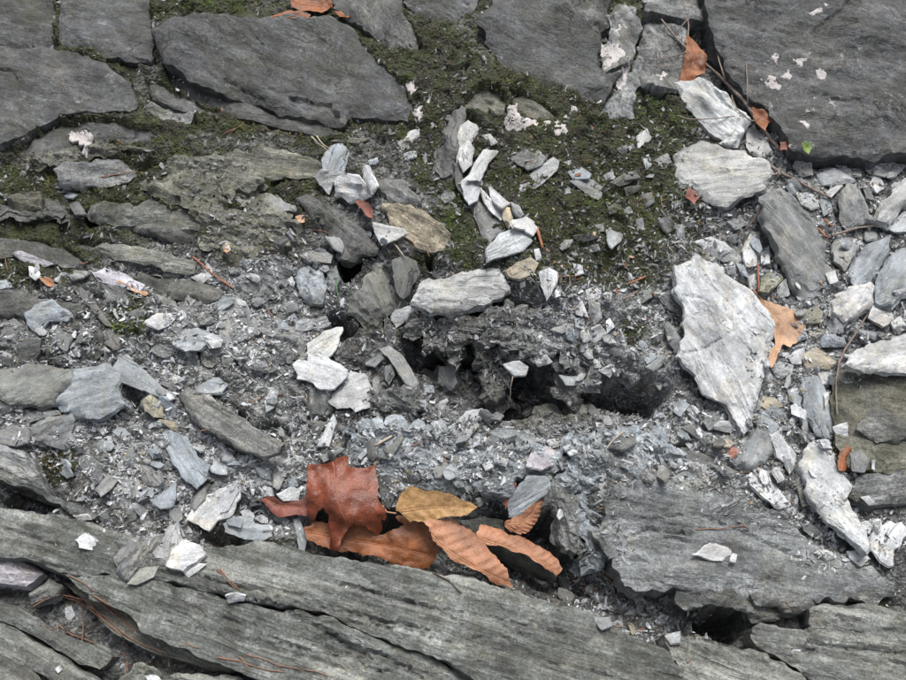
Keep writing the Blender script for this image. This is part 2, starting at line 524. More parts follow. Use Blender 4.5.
qx = (XX * ca - YY * sa) + 0.006 * fbm(XX * 60, YY * 60, 3, 12); qy = (XX * sa + YY * ca) + 0.006 * fbm(XX * 60 + 4, YY * 60, 3, 13)
c1 = cells(qx, qy, 0.026, 0.015, 100)
c2 = cells(qx * 0.9 + qy * 0.3, qy - qx * 0.2, 0.012, 0.008, 200)
c3 = cells(qx, qy, 0.0062, 0.005, 300)
big_on = sst(-0.25, 0.15, fbm(XX * 18, YY * 18, 2, 51))
H += big_on * (0.0035 * c1[0] + 0.007 * c1[1]) + 0.0016 * c2[0] + 0.0045 * c2[1] + 0.0008 * c3[0] + 0.0016 * c3[1]
CELLTONE = np.exp(0.42 * big_on * c1[2] + 0.40 * c2[2] + 0.32 * c3[2])
H += 0.0012 * fbm(XX * 210, YY * 210, 2, 41)
HT = H.copy()            # ground itself
HB = None
HM = H.copy()            # ground plus everything laid on it so far
def gi(x, y):
    return (np.clip(np.round((y - GY[0]) / GS).astype(int), 0, len(GY) - 1), np.clip(np.round((x - GX[0]) / GS).astype(int), 0, len(GX) - 1))
def hit(p, Hm=None):
    """where a sight line meets the present surface"""
    Hm = HM if Hm is None else Hm
    d = rays([p])[0]
    t = np.linspace(0.7, 1.7, 900)
    q = CAMPOS + d * t[:, None]
    h = Hm[gi(q[:, 0], q[:, 1])]
    k = np.argmax(q[:, 2] < h)
    return q[k]

# ------------------------------------------------------------------ stones
TONE = dict(w=(0.455, 0.47, 0.49), p=(0.365, 0.38, 0.39), b=(0.25, 0.278, 0.305), g=(0.195, 0.205, 0.21),
            d=(0.12, 0.125, 0.125), k=(0.075, 0.08, 0.08), t=(0.30, 0.27, 0.215), y=(0.24, 0.235, 0.185), m=(0.15, 0.152, 0.13),
            s=(0.083, 0.086, 0.090), e=(0.20, 0.207, 0.19), r=(0.36, 0.17, 0.13), o=(0.158, 0.166, 0.158), q=(0.30, 0.31, 0.312), a=(0.41, 0.425, 0.44), v=(0.34, 0.33, 0.37))
TW = dict(w='white', p='pale grey', b='blue grey', g='grey', d='dark grey', k='dark', t='tan', y='ochre', m='mossy', s='dark', e='green grey', r='red', o='grey', q='pale grey', a='pale grey', v='lilac grey')

def triangulate(bd, res):
    """fill the outline with an uneven point set; returns points and triangles (counter-clockwise)"""
    c0, c1 = bd.min(0), bd.max(0)
    gx = np.arange(c0[0], c1[0], res)
    gy = np.arange(c0[1], c1[1], res * 0.87)
    if len(gx) and len(gy):
        A, B = np.meshgrid(gx, gy)
        A = A + (np.arange(len(gy)) % 2)[:, None] * res * 0.5
        P = np.stack([A.ravel(), B.ravel()], 1) + rng.uniform(-0.3, 0.3, (A.size, 2)) * res
        P = P[inside(bd, P)]
        if len(P): P = P[segdist(bd, P) > res * 0.55]
    else: P = np.zeros((0, 2))
    V = np.vstack([bd, P])
    n = len(bd)
    r = delaunay_2d_cdt([Vector(p) for p in V], [(i, (i + 1) % n) for i in range(n)], [], 1, 1e-7)
    ov = np.array([(v.x, v.y) for v in r[0]])
    T = []
    for f in r[2]:
        f = list(f)
        a, b, c = ov[f[0]], ov[f[1]], ov[f[2]]
        if (b[0] - a[0]) * (c[1] - a[1]) - (b[1] - a[1]) * (c[0] - a[0]) < 0: f.reverse()
        T.append(f)
    return ov, T
def boundary(T):
    es = {}
    for f in T:
        for i in range(3): es[(f[i], f[(i + 1) % 3])] = 1
    return [e for e in es if (e[1], e[0]) not in es]
def lin(s, seed):
    i = math.floor(s)
    f = s - i
    q = _h(np.array([i, i + 1.0]), np.array([seed, seed * 1.0]), 5)
    return q[0] + (q[1] - q[0]) * f
def resample(poly, sp, jag, seed):
    out, L = [], 0
    n = len(poly)
    for i in range(n):
        a, b = poly[i], poly[(i + 1) % n]
        l = np.linalg.norm(b - a)
        k = max(1, int(round(l / sp)))
        nrm = np.array([b[1] - a[1], a[0] - b[0]]) / max(l, 1e-9)
        for j in range(k):
            t = j / k
            s = (L + l * t) / sp
            j1 = lin(s * 0.21, seed * 3 + 1)
            j2 = lin(s * 0.55, seed * 3 + 2)
            out.append(a + (b - a) * t + nrm * jag * (0.95 * j1 + 0.5 * j2))
        L += l
    return np.array(out)

SEED = [0]
def plate(name, poly, pl, thick, mat, color, res=0.0024, streak=None, rough=1.0, cracks=(), rings=4, drop=None, steps=1.0, wave=1.0, jag=1.0, lam=None):
    """a cleaved stone plate: outline on its top plane, stepped top, ragged layered sides, flat underside"""
    SEED[0] += 1
    sd_ = SEED[0]
    h0, gx, gy, xc, yc = pl
    n = np.array([-gx, -gy, 1.0]); n /= np.linalg.norm(n)
    c = poly.mean(0)
    if streak is None:
        q = poly[:, :2] - c[:2]
        w_, v_ = np.linalg.eigh(q.T @ q)
        ex = np.array([v_[0, 1], v_[1, 1], 0])
    else: ex = np.array([math.cos(streak), math.sin(streak), 0])
    ex = ex - n * ex.dot(n); ex /= np.linalg.norm(ex)
    ey = np.cross(n, ex)
    org = c - n * thick
    L2 = np.stack([(poly - org) @ ex, (poly - org) @ ey], 1)
    if (np.roll(L2[:, 0], -1) * L2[:, 1] - L2[:, 0] * np.roll(L2[:, 1], -1)).sum() > 0: L2 = L2[::-1]
    ext = L2.max(0) - L2.min(0)
    size = ext.min()
    bd = resample(L2, res, min(0.05 * size, 0.0034) * jag, sd_)
    dr = drop if drop is not None else (min(0.55 * thick, 0.005) if thick > 0.014 else 0.35 * thick)
    we = min(0.2 * size, 0.011 if thick > 0.014 else 0.006)
    crk = []
    for cs, wd, dp in cracks:
        w = to_plane(parse(cs), h0, gx, gy, xc, yc)
        crk.append((np.stack([(w - org) @ ex, (w - org) @ ey], 1), wd / 1000, dp / 1000))
    ws = 1.4 / max(ext.max(), 0.02)
    fu, fv = max(ws * 1.6, 7.0), max(ws * 5, 34.0)
    if lam: fu, fv = lam
    fw = max(ws * 1.2, 6.0)
    am = min(0.3 * thick, 0.0035)
    def ztop(P):
        u, v = P[:, 0], P[:, 1]
        side = np.clip(0.55 + 1.1 * fbm(u * 28 + sd_ * 3, v * 28, 2, sd_ + 40), 0.05, 1.5)
        wq = we * side
        d = segdist(bd, P) + 0.4 * wq * fbm(u * 90, v * 90, 2, sd_)
        t = (sst(0.0, 0.1 * we, d) * 0.25 + sst(0.25 * wq, 0.25 * wq + 0.0012, d) * 0.4 + sst(0.95 * wq, 0.95 * wq + 0.0014, d) * 0.35)
        z = thick - dr * (1 - t) * np.minimum(side + 0.1, 1.2)
        s1 = fbm(u * fu + sd_, v * fv, 4, sd_ + 3) + 0.4 * fbm(u * 25, v * 25, 2, sd_ + 4)
        q = s1 * 4.5
        fq = np.floor(q)
        z = z + steps * am * (fq + sst(0.82, 1.0, q - fq) + 0.35 * (q - fq)) / 4.5 * 1.1
        z = z + wave * min(0.25 * thick, 0.005) * fbm(u * fw + 7, v * fw * 1.6 + sd_, 3, sd_ + 9)
        z = z + rough * min(0.10 * thick, 0.0011) * fbm(u * 60, v * 200, 3, sd_ + 5)
        z = z + rough * 0.0003 * fbm(u * 260, v * 300, 2, sd_ + 6)
        for cp_, wd, dp in crk:
            dd = segdist(cp_, P, False) + 0.25 * wd * vn(u * 300, v * 300, 2)
            z = z - dp * (1 - sst(0.3 * wd, wd, dd))
        return np.maximum(z, 0.12 * thick)
    V2, T = triangulate(bd, res)
    zt = ztop(V2)
    be = boundary(T)
    bi = sorted({i for e in be for i in e})
    nrm = np.zeros((len(V2), 2))
    for a, b in be:
        d = V2[b] - V2[a]
        q = np.array([d[1], -d[0]])
        nrm[a] += q; nrm[b] += q
    nrm /= np.maximum(np.linalg.norm(nrm, axis=1), 1e-9)[:, None]
    verts = [np.c_[V2, zt]]
    base = len(V2)
    idx = {v: k for k, v in enumerate(bi)}
    bi = np.array(bi)
    amp = min(0.22 * thick, 0.0026) * jag
    prev = {int(v): int(v) for v in bi}
    faces = [tuple(f) for f in T]
    nt_top = len(faces)
    for r in range(1, rings + 1):
        fr = 1 - r / rings
        off = amp * (fbm(V2[bi, 0] * 60 + r * 11, V2[bi, 1] * 60, 2, sd_ + r) * 1.5) + (-amp * 1.6 * (r / rings) ** 2 if r == rings else rng.uniform(-0.5, 0.5) * amp)
        xy = V2[bi] + nrm[bi] * off[:, None]
        z = zt[bi] * fr + (rng.uniform(-0.25, 0.25, len(bi)) * thick / rings * 0.6 if r < rings else 0)
        verts.append(np.c_[xy, z])
        cur = {int(v): base + k for k, v in enumerate(bi)}
        for a, b in be: faces.append((prev[a], cur[a], cur[b], prev[b]))
        prev = cur
        base += len(bi)
    nxt = {a: b for a, b in be}
    loop, s = [], be[0][0]
    while s not in loop and len(loop) <= len(be):
        loop.append(s); s = nxt[s]
    if len(loop) == len(be): faces.append(tuple(prev[i] for i in reversed(loop)))
    me = bpy.data.meshes.new(name)
    me.from_pydata(np.vstack(verts).tolist(), [], faces)
    me.shade_smooth()
    me.materials.append(mat)
    me.update()
    me.set_sharp_from_angle(angle=math.radians(32))
    o = bpy.data.objects.new(name, me)
    COL.objects.link(o)
    o.matrix_world = Matrix(((ex[0], ey[0], n[0], org[0]), (ex[1], ey[1], n[1], org[1]), (ex[2], ey[2], n[2], org[2]), (0, 0, 0, 1)))
    o.color = (*color, 1)
    # lift the surface map
    pw = poly[:, :2]
    a0, a1 = pw.min(0), pw.max(0)
    iy0, ix0 = gi(a0[:1], a0[1:])[0][0], 0
    (r0, k0), (r1, k1) = [(int(gi(np.array([p[0]]), np.array([p[1]]))[0][0]), int(gi(np.array([p[0]]), np.array([p[1]]))[1][0])) for p in (a0, a1)]
    sx, sy = XX[r0:r1 + 1, k0:k1 + 1].ravel(), YY[r0:r1 + 1, k0:k1 + 1].ravel()
    q = np.stack([sx, sy, h0 + gx * (sx - xc) + gy * (sy - yc)], 1)
    uv = np.stack([(q - org) @ ex, (q - org) @ ey], 1)
    ins = inside(bd, uv)
    if ins.any():
        zz = q[ins, 2] + (ztop(uv[ins]) - thick) * n[2]
        rr, kk = gi(sx[ins], sy[ins])
        HM[rr, kk] = np.maximum(HM[rr, kk], zz)
    return o, (rr if ins.any() else None, kk if ins.any() else None, zz if ins.any() else None)

def var(c, k=0.08):
    f = 1 + random.uniform(-k, k)
    w = random.uniform(-0.02, 0.02)
    return (c[0] * f * (1 + w), c[1] * f, c[2] * f * (1 - w))
def slab(name, label, tone, outline, h, thick=45, g=(0, 0), mat='slab', streak=None, cat='rock', group=None, res=0.003, **kw):
    """a stone set in the ground at a known height; the ground is hollowed under it"""
    px = parse(outline)
    c = to_plane([px.mean(0)], h / 1000)[0]
    pl = (h / 1000, g[0], g[1], c[0], c[1])
    st = None if streak is None else math.radians(-streak)
    o, (rr, kk, zz) = plate(name, to_plane(px, *pl), pl, thick / 1000, M[mat], var(TONE[tone], 0.04), res=res, streak=st, rings=6, **({'lam': (4.0, 26)} if mat == 'ledge' and 'lam' not in kw else {}), **kw)
    if rr is not None: HT[rr, kk] = np.minimum(HT[rr, kk], zz - 0.014)
    LM.append((px.mean(0), short(label)))
    return tag(o, label, cat, group, 'thing')
ZONES = [("F:0,260 300,260 300,470 180,540 0,480", 'in the crumbled rubble above the streaked ledge'),
         ("F:660,60 960,60 960,600 660,470", 'in the loose scree round the pointed pale flake'),
         ("F:420,60 700,60 700,290 420,290", 'half sunk in the mossy shelf'),
         ("F:300,260 670,260 670,500 300,500", 'beside the crumbling hollows'),
         ("F:0,470 960,470 960,760 0,760", 'along the streaked ledge')]
ZP = [(parse(a), b) for a, b in ZONES]
PENDING, LM = [], []
def short(label):
    out = []
    for w in label.split():
        if w in ('with', 'in', 'on', 'at', 'by', 'beside', 'below', 'under', 'above', 'of', 'to', 'lying', 'over', 'between', 'among', 'like', 'touching', 'near', 'beneath', 'along', 'leaning', 'standing', 'sticking', 'fallen', 'behind', 'topping', 'wedged', 'reaching', 'showing', 'tucked', 'bordered', 'overhanging', 'overlapping', 'spotted', 'bedded', 'sunk', 'where', 'running', 'rising', 'roofing', 'plugging', 'pointing', 'bridging', 'split', 'patched', 'right', 'before', 'from', 'half', 'against', 'crossing', 'left') and len(out) > 1: break
        out.append(w)
    return ' '.join(out[:6])
def flake(label, tone, thick, outline, sink=0.45, gmax=0.8, flat=0.85, mat='flake', name='schist_flake', lift=0, g=None, cat='stone', group=None, **kw):
    """a loose stone laid on whatever lies under it"""
    px = parse(outline)
    c = px.mean(0)
    w = hit(c)
    if thick < 12: thick = 0.9 + 0.42 * thick
    t = thick / 1000
    h, gx, gy = w[2], 0.0, 0.0
    big = np.ptp(px, axis=0).max()
    jx, jy = (random.gauss(0, 0.3 if big < 30 else 0.13) for _ in range(2))
    xc, yc = w[0], w[1]
    for it in range(4):
        poly = to_plane(px, h, gx, gy, xc, yc)
        xc, yc = poly[:, 0].mean(), poly[:, 1].mean()
        a0, a1 = poly[:, :2].min(0), poly[:, :2].max(0)
        ax = np.linspace(a0[0], a1[0], 18); ay = np.linspace(a0[1], a1[1], 18)
        A, B = np.meshgrid(ax, ay)
        P = np.stack([A.ravel(), B.ravel()], 1)
        P = P[inside(poly[:, :2], P)]
        if len(P) < 4: P = poly[:, :2]
        z = HM[gi(P[:, 0], P[:, 1])]
        D = np.c_[np.ones(len(P)), P[:, 0] - xc, P[:, 1] - yc]
        if g is None:
            zc = np.maximum(z, np.percentile(z, 25))
            s, *_ = np.linalg.lstsq(D, zc, rcond=None)
            gx, gy = s[1] * flat, s[2] * flat
            m = math.hypot(gx, gy)
            if m > gmax: gx, gy = gx * gmax / m, gy * gmax / m
            gx, gy = gx + jx, gy + jy
        else: gx, gy = g
        r = z - (gx * D[:, 1] + gy * D[:, 2])
        h = np.percentile(r, 78) + t * (1 - sink) + lift / 1000
    pl = (h, gx, gy, xc, yc)
    poly = to_plane(px, *pl)
    o, _ = plate(name, poly, pl, t, M[mat], var(TONE[tone]), **kw)
    if label is None:
        q = px - c
        ev = np.sqrt(np.maximum(np.linalg.eigvalsh(q.T @ q), 1e-6))
        ar = ev[1] / ev[0]
        PENDING.append((o, c, ('small ' if np.ptp(px, axis=0).max() < 17 else '') + ('slender' if ar > 2.3 else 'oblong' if ar > 1.5 else 'squat') + ' ' + TW[tone] + ' flake'))
    else: LM.append((c, short(label)))
    return tag(o, label, cat, group)
def crust(parent, outline, name='lichen_patch', label=None):
    """a crust of lichen lying on a stone or on the moss"""
    px = parse(outline)
    ps = [hit(p) for p in px]
    h = float(np.median([p[2] for p in ps]))
    w = to_plane(px, h)[:, :2]
    SEED[0] += 1
    bd = resample(w, 0.0011, 0.0030, SEED[0])
    V2, T = triangulate(bd, 0.0012)
    acc = 0
    for du in range(-2, 3):
        for dv_ in range(-2, 3): acc = acc + HM[gi(V2[:, 0] + du * GS, V2[:, 1] + dv_ * GS)]
    z = np.maximum(acc / 25, HM[gi(V2[:, 0], V2[:, 1])] - 0.0006)
    d = segdist(bd, V2)
    z = z + 0.0004 * sst(0, 0.0015, d) + 0.0001
    V = np.c_[V2, z]
    n = len(V)
    f = [tuple(t) for t in T] + [tuple(i + n for i in reversed(t)) for t in T] + [(a, a + n, b + n, b) for a, b in boundary(T)]
    V = np.vstack([V, V - (0, 0, 0.0022 if parent is not None else 0.005)])
    if parent is not None:
        mi = parent.matrix_world.inverted()
        V = np.array([tuple(mi @ Vector(v)) for v in V])
        return link_mesh(name, V, f, M['crust'], parent)
    V[:, 2] += 0.0012
    c = V.mean(0)
    o = link_mesh(name, V - c, f, M['crust'])
    o.location = c
    return tag(o, label, 'lichen')

WV = 3.4
# --- bedrock slabs along the upper side
S1a = slab('flat_rock', 'dark slab corner with a straight mossy joint', 's', "F:-70,-90 53,-90 54,20 54,42 30,43 -70,42", 40, mat='slab', wave=WV, streak=8)
S1b = slab('flat_rock', 'dark smooth slab bordered by the long mossy crack', 's', "F:57,-90 150,-90 151,20 157,40 150,60 128,58 110,54 80,47 57,43", 38, wave=WV, streak=15)
S2 = slab('flat_rock', 'rounded dark grey slab below the long mossy crack', 's', "F:-70,46 0,46 40,47 61,48 87,55 111,67 127,80 135,95 136,110 114,111 93,109 61,113 29,131 10,143 -70,160", 36, g=(-0.05, 0.1), wave=WV, streak=12,
          cracks=[("00:0,270 40,270 70,310", 2.5, 3)])
slab('flat_rock', 'thin slab tucked under the rounded dark slab', 's', "00:115,510 230,462 350,448 500,468 592,520 570,545 430,540 360,580 200,600 60,590", 24, 25, wave=WV, streak=8, res=0.0026)
slab('flat_rock', 'narrow grey wedge in the crack under the rounded dark slab', 'd', "00:178,440 240,402 330,393 400,420 350,432 250,440", 27, 20, res=0.0024)
S5 = slab('flat_rock', 'large blocky dark slab with orange leaves caught behind it', 's', "F:152,28 170,22 200,17 240,15 300,12 335,11 352,24 372,47 390,68 404,88 412,108 409,120 385,118 350,112 338,122 310,116 285,108 250,97 215,86 185,76 162,60", 46, 55, g=(0.0, 0.1), wave=WV, streak=28,
          cracks=[("01:20,290 90,325 160,360", 3, 4), ("01:265,355 350,375 410,390 440,430", 3.5, 5), ("01:100,100 160,160", 2, 2)])
slab('flat_rock', 'thin dark layer under the large blocky slab', 's', "F:165,66 215,90 250,101 290,113 330,124 342,132 320,136 280,127 230,113 190,98 168,82", 28, 25, wave=WV, streak=22, res=0.0026)
slab('flat_rock', 'slim dark wedge pointing into the moss', 'd', "00:540,295 620,318 700,368 760,408 835,433 820,440 750,428 650,403 570,362", 24, 20, wave=WV, streak=25, res=0.0024, mat='mossflake')
slab('flat_rock', 'weathered brownish patch of rock beside the slim wedge', 'g', "00:560,362 640,405 740,435 720,475 610,462 545,425", 19, 18, wave=WV, streak=25, res=0.0024, mat='mossflake')
S7 = slab('flat_rock', 'rough grey block between the leafy slab and the moss', 'd', "01:420,-120 680,-120 690,40 740,120 752,188 690,190 640,170 580,150 530,110 480,60 430,20", 42, g=(0, 0.1), wave=WV, streak=70)
S8 = slab('flat_rock', 'low dark slab reaching down to a mossy hollow', 's', "F:402,-40 403,2 430,14 455,18 472,12 492,-40", 40, wave=WV, streak=20)
S10 = slab('flat_rock', 'smooth blue grey slab overlapping the flat angular slab', 'd', "02:455,-100 640,-100 642,95 600,122 535,85 470,15", 52, 40, wave=WV, streak=55)
S9 = slab('flat_rock', 'large flat angular slab overhanging a dark crack', 's', "F:480,24 488,10 500,-30 560,-30 572,8 584,20 600,33 597,64 611,74 624,69 612,87 600,101 591,101 578,92 557,81 541,76 522,69 504,65 493,50 485,40", 50, 34, g=(0.02, 0.1), wave=WV, streak=30)
S11 = slab('flat_rock', 'upright lichen crusted block beside the flat angular slab', 'g', "02:660,20 700,8 740,38 765,80 745,158 718,206 655,268 622,268 604,230 616,160 644,138 644,60", 50, 40, wave=WV, streak=70, mat='topslab', res=0.0024)
S12 = slab('flat_rock', 'mottled grey rock under the thin twigs', 'g', "02:772,82 830,70 930,90 945,160 935,250 890,320 820,342 790,326 762,225 756,165", 44, 40, wave=WV, streak=60, mat='topslab', res=0.0026)
slab('flat_rock', 'grey rock patched with lichen at the twig tips', 'g', "F:644,-40 690,-40 700,0 706,18 690,22 662,18 646,18", 47, 40, wave=WV, streak=20, mat='topslab')
S13 = slab('flat_rock', 'finely layered rock standing beside the dark crack', 'g', "02:715,262 775,182 792,262 762,312 724,398 742,452 620,434 612,412 660,336", 36, 40, wave=WV, streak=55, g=(0.15, 0), mat='topslab', res=0.0024)
S14 = slab('boulder', 'broad dark boulder spotted with white lichen', 's', "F:700,-60 708,20 714,45 727,69 746,91 768,111 780,133 788,147 805,154 830,159 860,162 890,157 980,150 980,-60", 46, 60, g=(0.02, 0.14), wave=WV, streak=14, mat='topslab', rough=1.5, steps=1.8,
           cracks=[("03:540,140 600,95 660,60 680,30", 3, 3), ("03:350,110 420,140 470,190", 2.5, 2), ("03:560,330 640,370 720,380", 2, 2)])
for par, s in ((S11, "02:605,150 640,140 690,190 690,210 640,260 620,280 625,215"), (S13, "02:690,262 715,245 712,290 672,345 660,320"), (S12, "02:815,285 850,275 840,310"),
               (S11, "02:655,110 680,90 670,140"), (S14, "03:365,295 410,280 445,320 410,325"), (S14, "03:495,215 520,205 538,225 520,242 500,235"), (S14, "03:398,212 440,208 430,238"),
               (S14, "03:440,285 470,255 480,285"), (S14, "03:525,40 570,35 610,22 600,48 560,52"), (S14, "03:510,440 530,445 545,475 525,465"), (S14, "03:620,362 640,375 630,388"), (S14, "03:570,262 600,255 610,290 585,285")):
    crust(par, s)
slab('flat_rock', 'pale green grey plate sloping beneath the twig', 'p', "03:48,300 150,288 210,325 270,380 322,440 305,500 282,548 200,512 140,452 100,392", 34, 30, g=(0.1, 0.2), wave=WV, streak=48, mat='flake', res=0.0022, cracks=[("03:170,300 240,400 310,440", 2.5, 3)])

# --- ledges set in the left bank
slab('flat_rock', 'low rounded rock with a moss collar', 'g', "F:58,172 64,165 87,160 111,158 127,160 132,169 127,178 106,184 80,186 61,182", 27, 25, streak=-6, wave=2.2, jag=1.6, mat='mossflake', res=0.0022)
slab('flat_rock', 'long light grey slab with a knobbly top', 'o', "10:345,140 400,115 580,105 640,130 740,150 772,190 740,214 690,220 560,192 440,197 380,187 340,172", 23, 22, streak=6, wave=2.2, jag=1.6, mat='slab', res=0.0022)
slab('flat_rock', 'dark layer showing under the knobbly slab', 'd', "10:440,205 560,200 690,228 732,252 720,275 640,266 540,232", 13, 20, streak=12, wave=2.2, jag=1.6, mat='slab', res=0.0022)
slab('flat_rock', 'lance shaped green grey slab', 'e', "10:263,271 380,264 480,284 620,308 742,345 732,386 650,386 560,361 470,341 370,311", 13, 22, streak=12, wave=2.2, jag=1.6, mat='ledge', res=0.0022)
slab('flat_rock', 'dark slab below the lance shaped one', 'd', "10:515,380 620,392 740,402 862,460 830,490 770,500 660,476 560,450 510,430", 7, 22, streak=14, wave=2.2, jag=1.6, mat='mossflake', res=0.0022)
flake('plum grey slab fragment with a curled strip of leaf on it', 'v', 7, "10:340,378 400,366 470,390 545,432 520,460 440,432 370,420")
slab('flat_rock', 'dark layered slab at the foot of the mossy bank', 'd', "F:-60,292 0,294 25,292 70,300 88,312 40,320 0,318 -60,322", 6, 22, streak=6, wave=2.2, jag=1.6, mat='slab', res=0.0024)
slab('flat_rock', 'dark strip of rock in the shaded bank', 'd', "F:-60,236 0,238 40,240 70,250 92,262 60,264 20,256 -60,254", 12, 22, streak=8, wave=2.2, jag=1.6, mat='slab', res=0.0024)
slab('flat_rock', 'dark damp slab under thin moss', 'm', "10:20,110 70,85 150,80 175,110 160,150 90,165 40,150", 18, 20, streak=8, wave=2.2, jag=1.6, mat='mossflake', res=0.0024)
slab('flat_rock', 'moss edged rock above the knobbly slab', 'm', "10:560,60 660,20 750,30 760,90 740,135 650,118 590,98", 25, 20, streak=10, wave=2.2, jag=1.6, mat='mossflake', res=0.0024)
slab('flat_rock', 'flat mossy layer beside the clump of stuck flakes', 'm', "01:-60,590 60,565 200,555 330,575 385,600 370,660 250,665 60,660 -60,640", 27, 20, streak=4, wave=2.2, jag=1.6, mat='ledge', res=0.0026)
slab('flat_rock', 'crumbled grey rock below the flat mossy layer', 'g', "11:35,100 100,75 190,85 280,130 285,155 200,165 110,150", 21, 18, streak=8, wave=2.2, jag=1.6, mat='flake', res=0.0022)
slab('flat_rock', 'pointed dark slab roofing the black hole', 'd', "11:280,108 340,98 420,148 500,198 560,238 600,300 590,318 520,322 450,332 430,272 370,202", 17, 22, g=(0.1, 0.25), streak=40, wave=2.2, jag=1.6, mat='mossflake', res=0.0024)
slab('flat_rock', 'weathered slab with green specks by the bright moss', 't', "11:612,122 660,108 720,130 790,170 850,202 862,242 840,286 780,281 720,256 660,212 630,162", 31, 16, g=(0.05, 0.1), streak=38, wave=2.2, jag=1.6, mat='mossflake', res=0.0022)
slab('flat_rock', 'grey brown slab leaning over the weathered slab', 'g', "11:588,42 650,24 700,50 740,80 752,112 700,122 640,112 610,82", 34, 16, streak=35, wave=2.2, jag=1.6, mat='mossflake', res=0.0022)
slab('flat_rock', 'dark rough wedge rising from the moss', 'd', "01:800,620 840,540 870,420 915,400 935,470 920,560 880,650 830,660", 42, 18, g=(0.1, 0.1), streak=75, wave=2.2, jag=1.6, mat='flake', res=0.0022)
slab('flat_rock', 'low grey rock sunk in the moss under the crack', 'm', "02:262,345 310,345 400,400 450,448 420,455 340,440 270,400", 37, 15, streak=30, wave=2.2, jag=1.6, mat='mossflake', res=0.0022)
slab('flat_rock', 'flat dark stone bedded in mossy soil', 'm', "02:90,380 150,335 230,345 255,390 235,440 150,440 100,420", 37, 15, streak=20, wave=2.2, jag=1.6, mat='mossflake', res=0.0022)

# --- the hollow in the middle
slab('rock_block', 'tan grey block beside the black hole', 'o', "11:478,482 530,440 560,382 585,345 610,352 645,380 652,432 690,490 722,502 645,540 602,600 560,602 520,572 468,540", -2, 40, g=(-0.1, 0.35), streak=60, mat='flake', res=0.0022)
slab('rock_block', 'crumbling lump of grey schist by the green blade', 'b', "11:278,402 300,365 342,348 390,374 402,432 382,500 342,502 300,462", 8, 30, streak=60, mat='flake', res=0.002, rough=2, steps=2)
slab('rock_block', 'small crumbly lump touching the green blade', 'g', "11:402,382 440,361 457,400 430,462 406,442", 3, 26, streak=60, mat='flake', res=0.002)
slab('flat_rock', 'long pale buff slab bridging the dark hollow', 'p', "F:411,301 419,284 429,276 450,275 461,269 498,267 509,281 511,289 490,302 466,309 451,311 430,310", 21, 16, g=(0.0, 0.12), streak=-4, mat='flake', res=0.002)
slab('rock_block', 'dark ribbed block standing under the white flakes', 'd', "21:320,160 340,150 412,182 422,262 402,312 330,302", -8, 34, g=(0, 0.5), streak=80, mat='ledge', res=0.002)

def crumble(label, tone, outline, h, thick, g=None, streak=0, mat='slab', jag=3.2, **kw):
    """a ragged crust of crumbling rock, often jutting over a hollow; crumbs may lie on it"""
    global HB
    px = parse(outline)
    if h is None:
        P = np.array([hit(p) for p in px] + [hit(px.mean(0))] * 3)
        D = np.c_[np.ones(len(P)), P[:, 0] - P[:, 0].mean(), P[:, 1] - P[:, 1].mean()]
        s, *_ = np.linalg.lstsq(D, P[:, 2], rcond=None)
        h, g = (s[0] + 0.004) * 1000, (float(np.clip(s[1], -.4, .4)), float(np.clip(s[2], -.4, .4)))
    c = to_plane([px.mean(0)], h / 1000)[0]
    pl = (h / 1000, g[0], g[1], c[0], c[1])
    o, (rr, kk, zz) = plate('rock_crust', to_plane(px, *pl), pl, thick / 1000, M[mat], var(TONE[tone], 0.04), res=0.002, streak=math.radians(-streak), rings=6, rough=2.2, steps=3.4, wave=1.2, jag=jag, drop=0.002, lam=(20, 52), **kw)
    if HB is None: HB = np.full(HT.shape, -9.0)
    HB[rr, kk] = np.maximum(HB[rr, kk], zz)
    LM.append((px.mean(0), short(label)))
    return tag(o, label, 'rock', kind='thing')
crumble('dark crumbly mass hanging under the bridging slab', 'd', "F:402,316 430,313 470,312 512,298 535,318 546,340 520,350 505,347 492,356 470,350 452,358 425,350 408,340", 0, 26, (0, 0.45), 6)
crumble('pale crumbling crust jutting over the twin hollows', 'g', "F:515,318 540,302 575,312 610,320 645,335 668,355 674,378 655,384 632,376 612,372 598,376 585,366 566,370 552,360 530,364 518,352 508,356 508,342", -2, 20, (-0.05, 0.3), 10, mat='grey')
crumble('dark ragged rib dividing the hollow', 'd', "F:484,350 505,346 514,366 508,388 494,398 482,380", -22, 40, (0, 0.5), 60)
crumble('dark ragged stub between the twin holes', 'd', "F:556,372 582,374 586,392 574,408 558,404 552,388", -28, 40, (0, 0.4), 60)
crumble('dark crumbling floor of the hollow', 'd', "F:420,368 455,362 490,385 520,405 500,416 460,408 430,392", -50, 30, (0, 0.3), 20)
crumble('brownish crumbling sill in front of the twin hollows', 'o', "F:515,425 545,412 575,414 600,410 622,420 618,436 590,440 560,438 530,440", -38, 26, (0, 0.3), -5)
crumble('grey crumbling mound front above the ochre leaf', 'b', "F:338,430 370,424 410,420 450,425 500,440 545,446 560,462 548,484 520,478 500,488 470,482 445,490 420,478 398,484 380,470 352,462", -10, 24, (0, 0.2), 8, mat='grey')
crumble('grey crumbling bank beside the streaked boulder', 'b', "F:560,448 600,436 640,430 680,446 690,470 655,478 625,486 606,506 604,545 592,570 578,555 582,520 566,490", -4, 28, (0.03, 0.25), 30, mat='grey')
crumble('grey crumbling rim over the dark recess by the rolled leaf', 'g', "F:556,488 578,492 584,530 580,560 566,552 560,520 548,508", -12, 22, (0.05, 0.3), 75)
crumble('dark crumbling face below the torn grey flake', 'd', "F:345,400 372,388 402,390 420,404 410,424 380,432 352,426", -14, 26, (0, 0.4), 30)
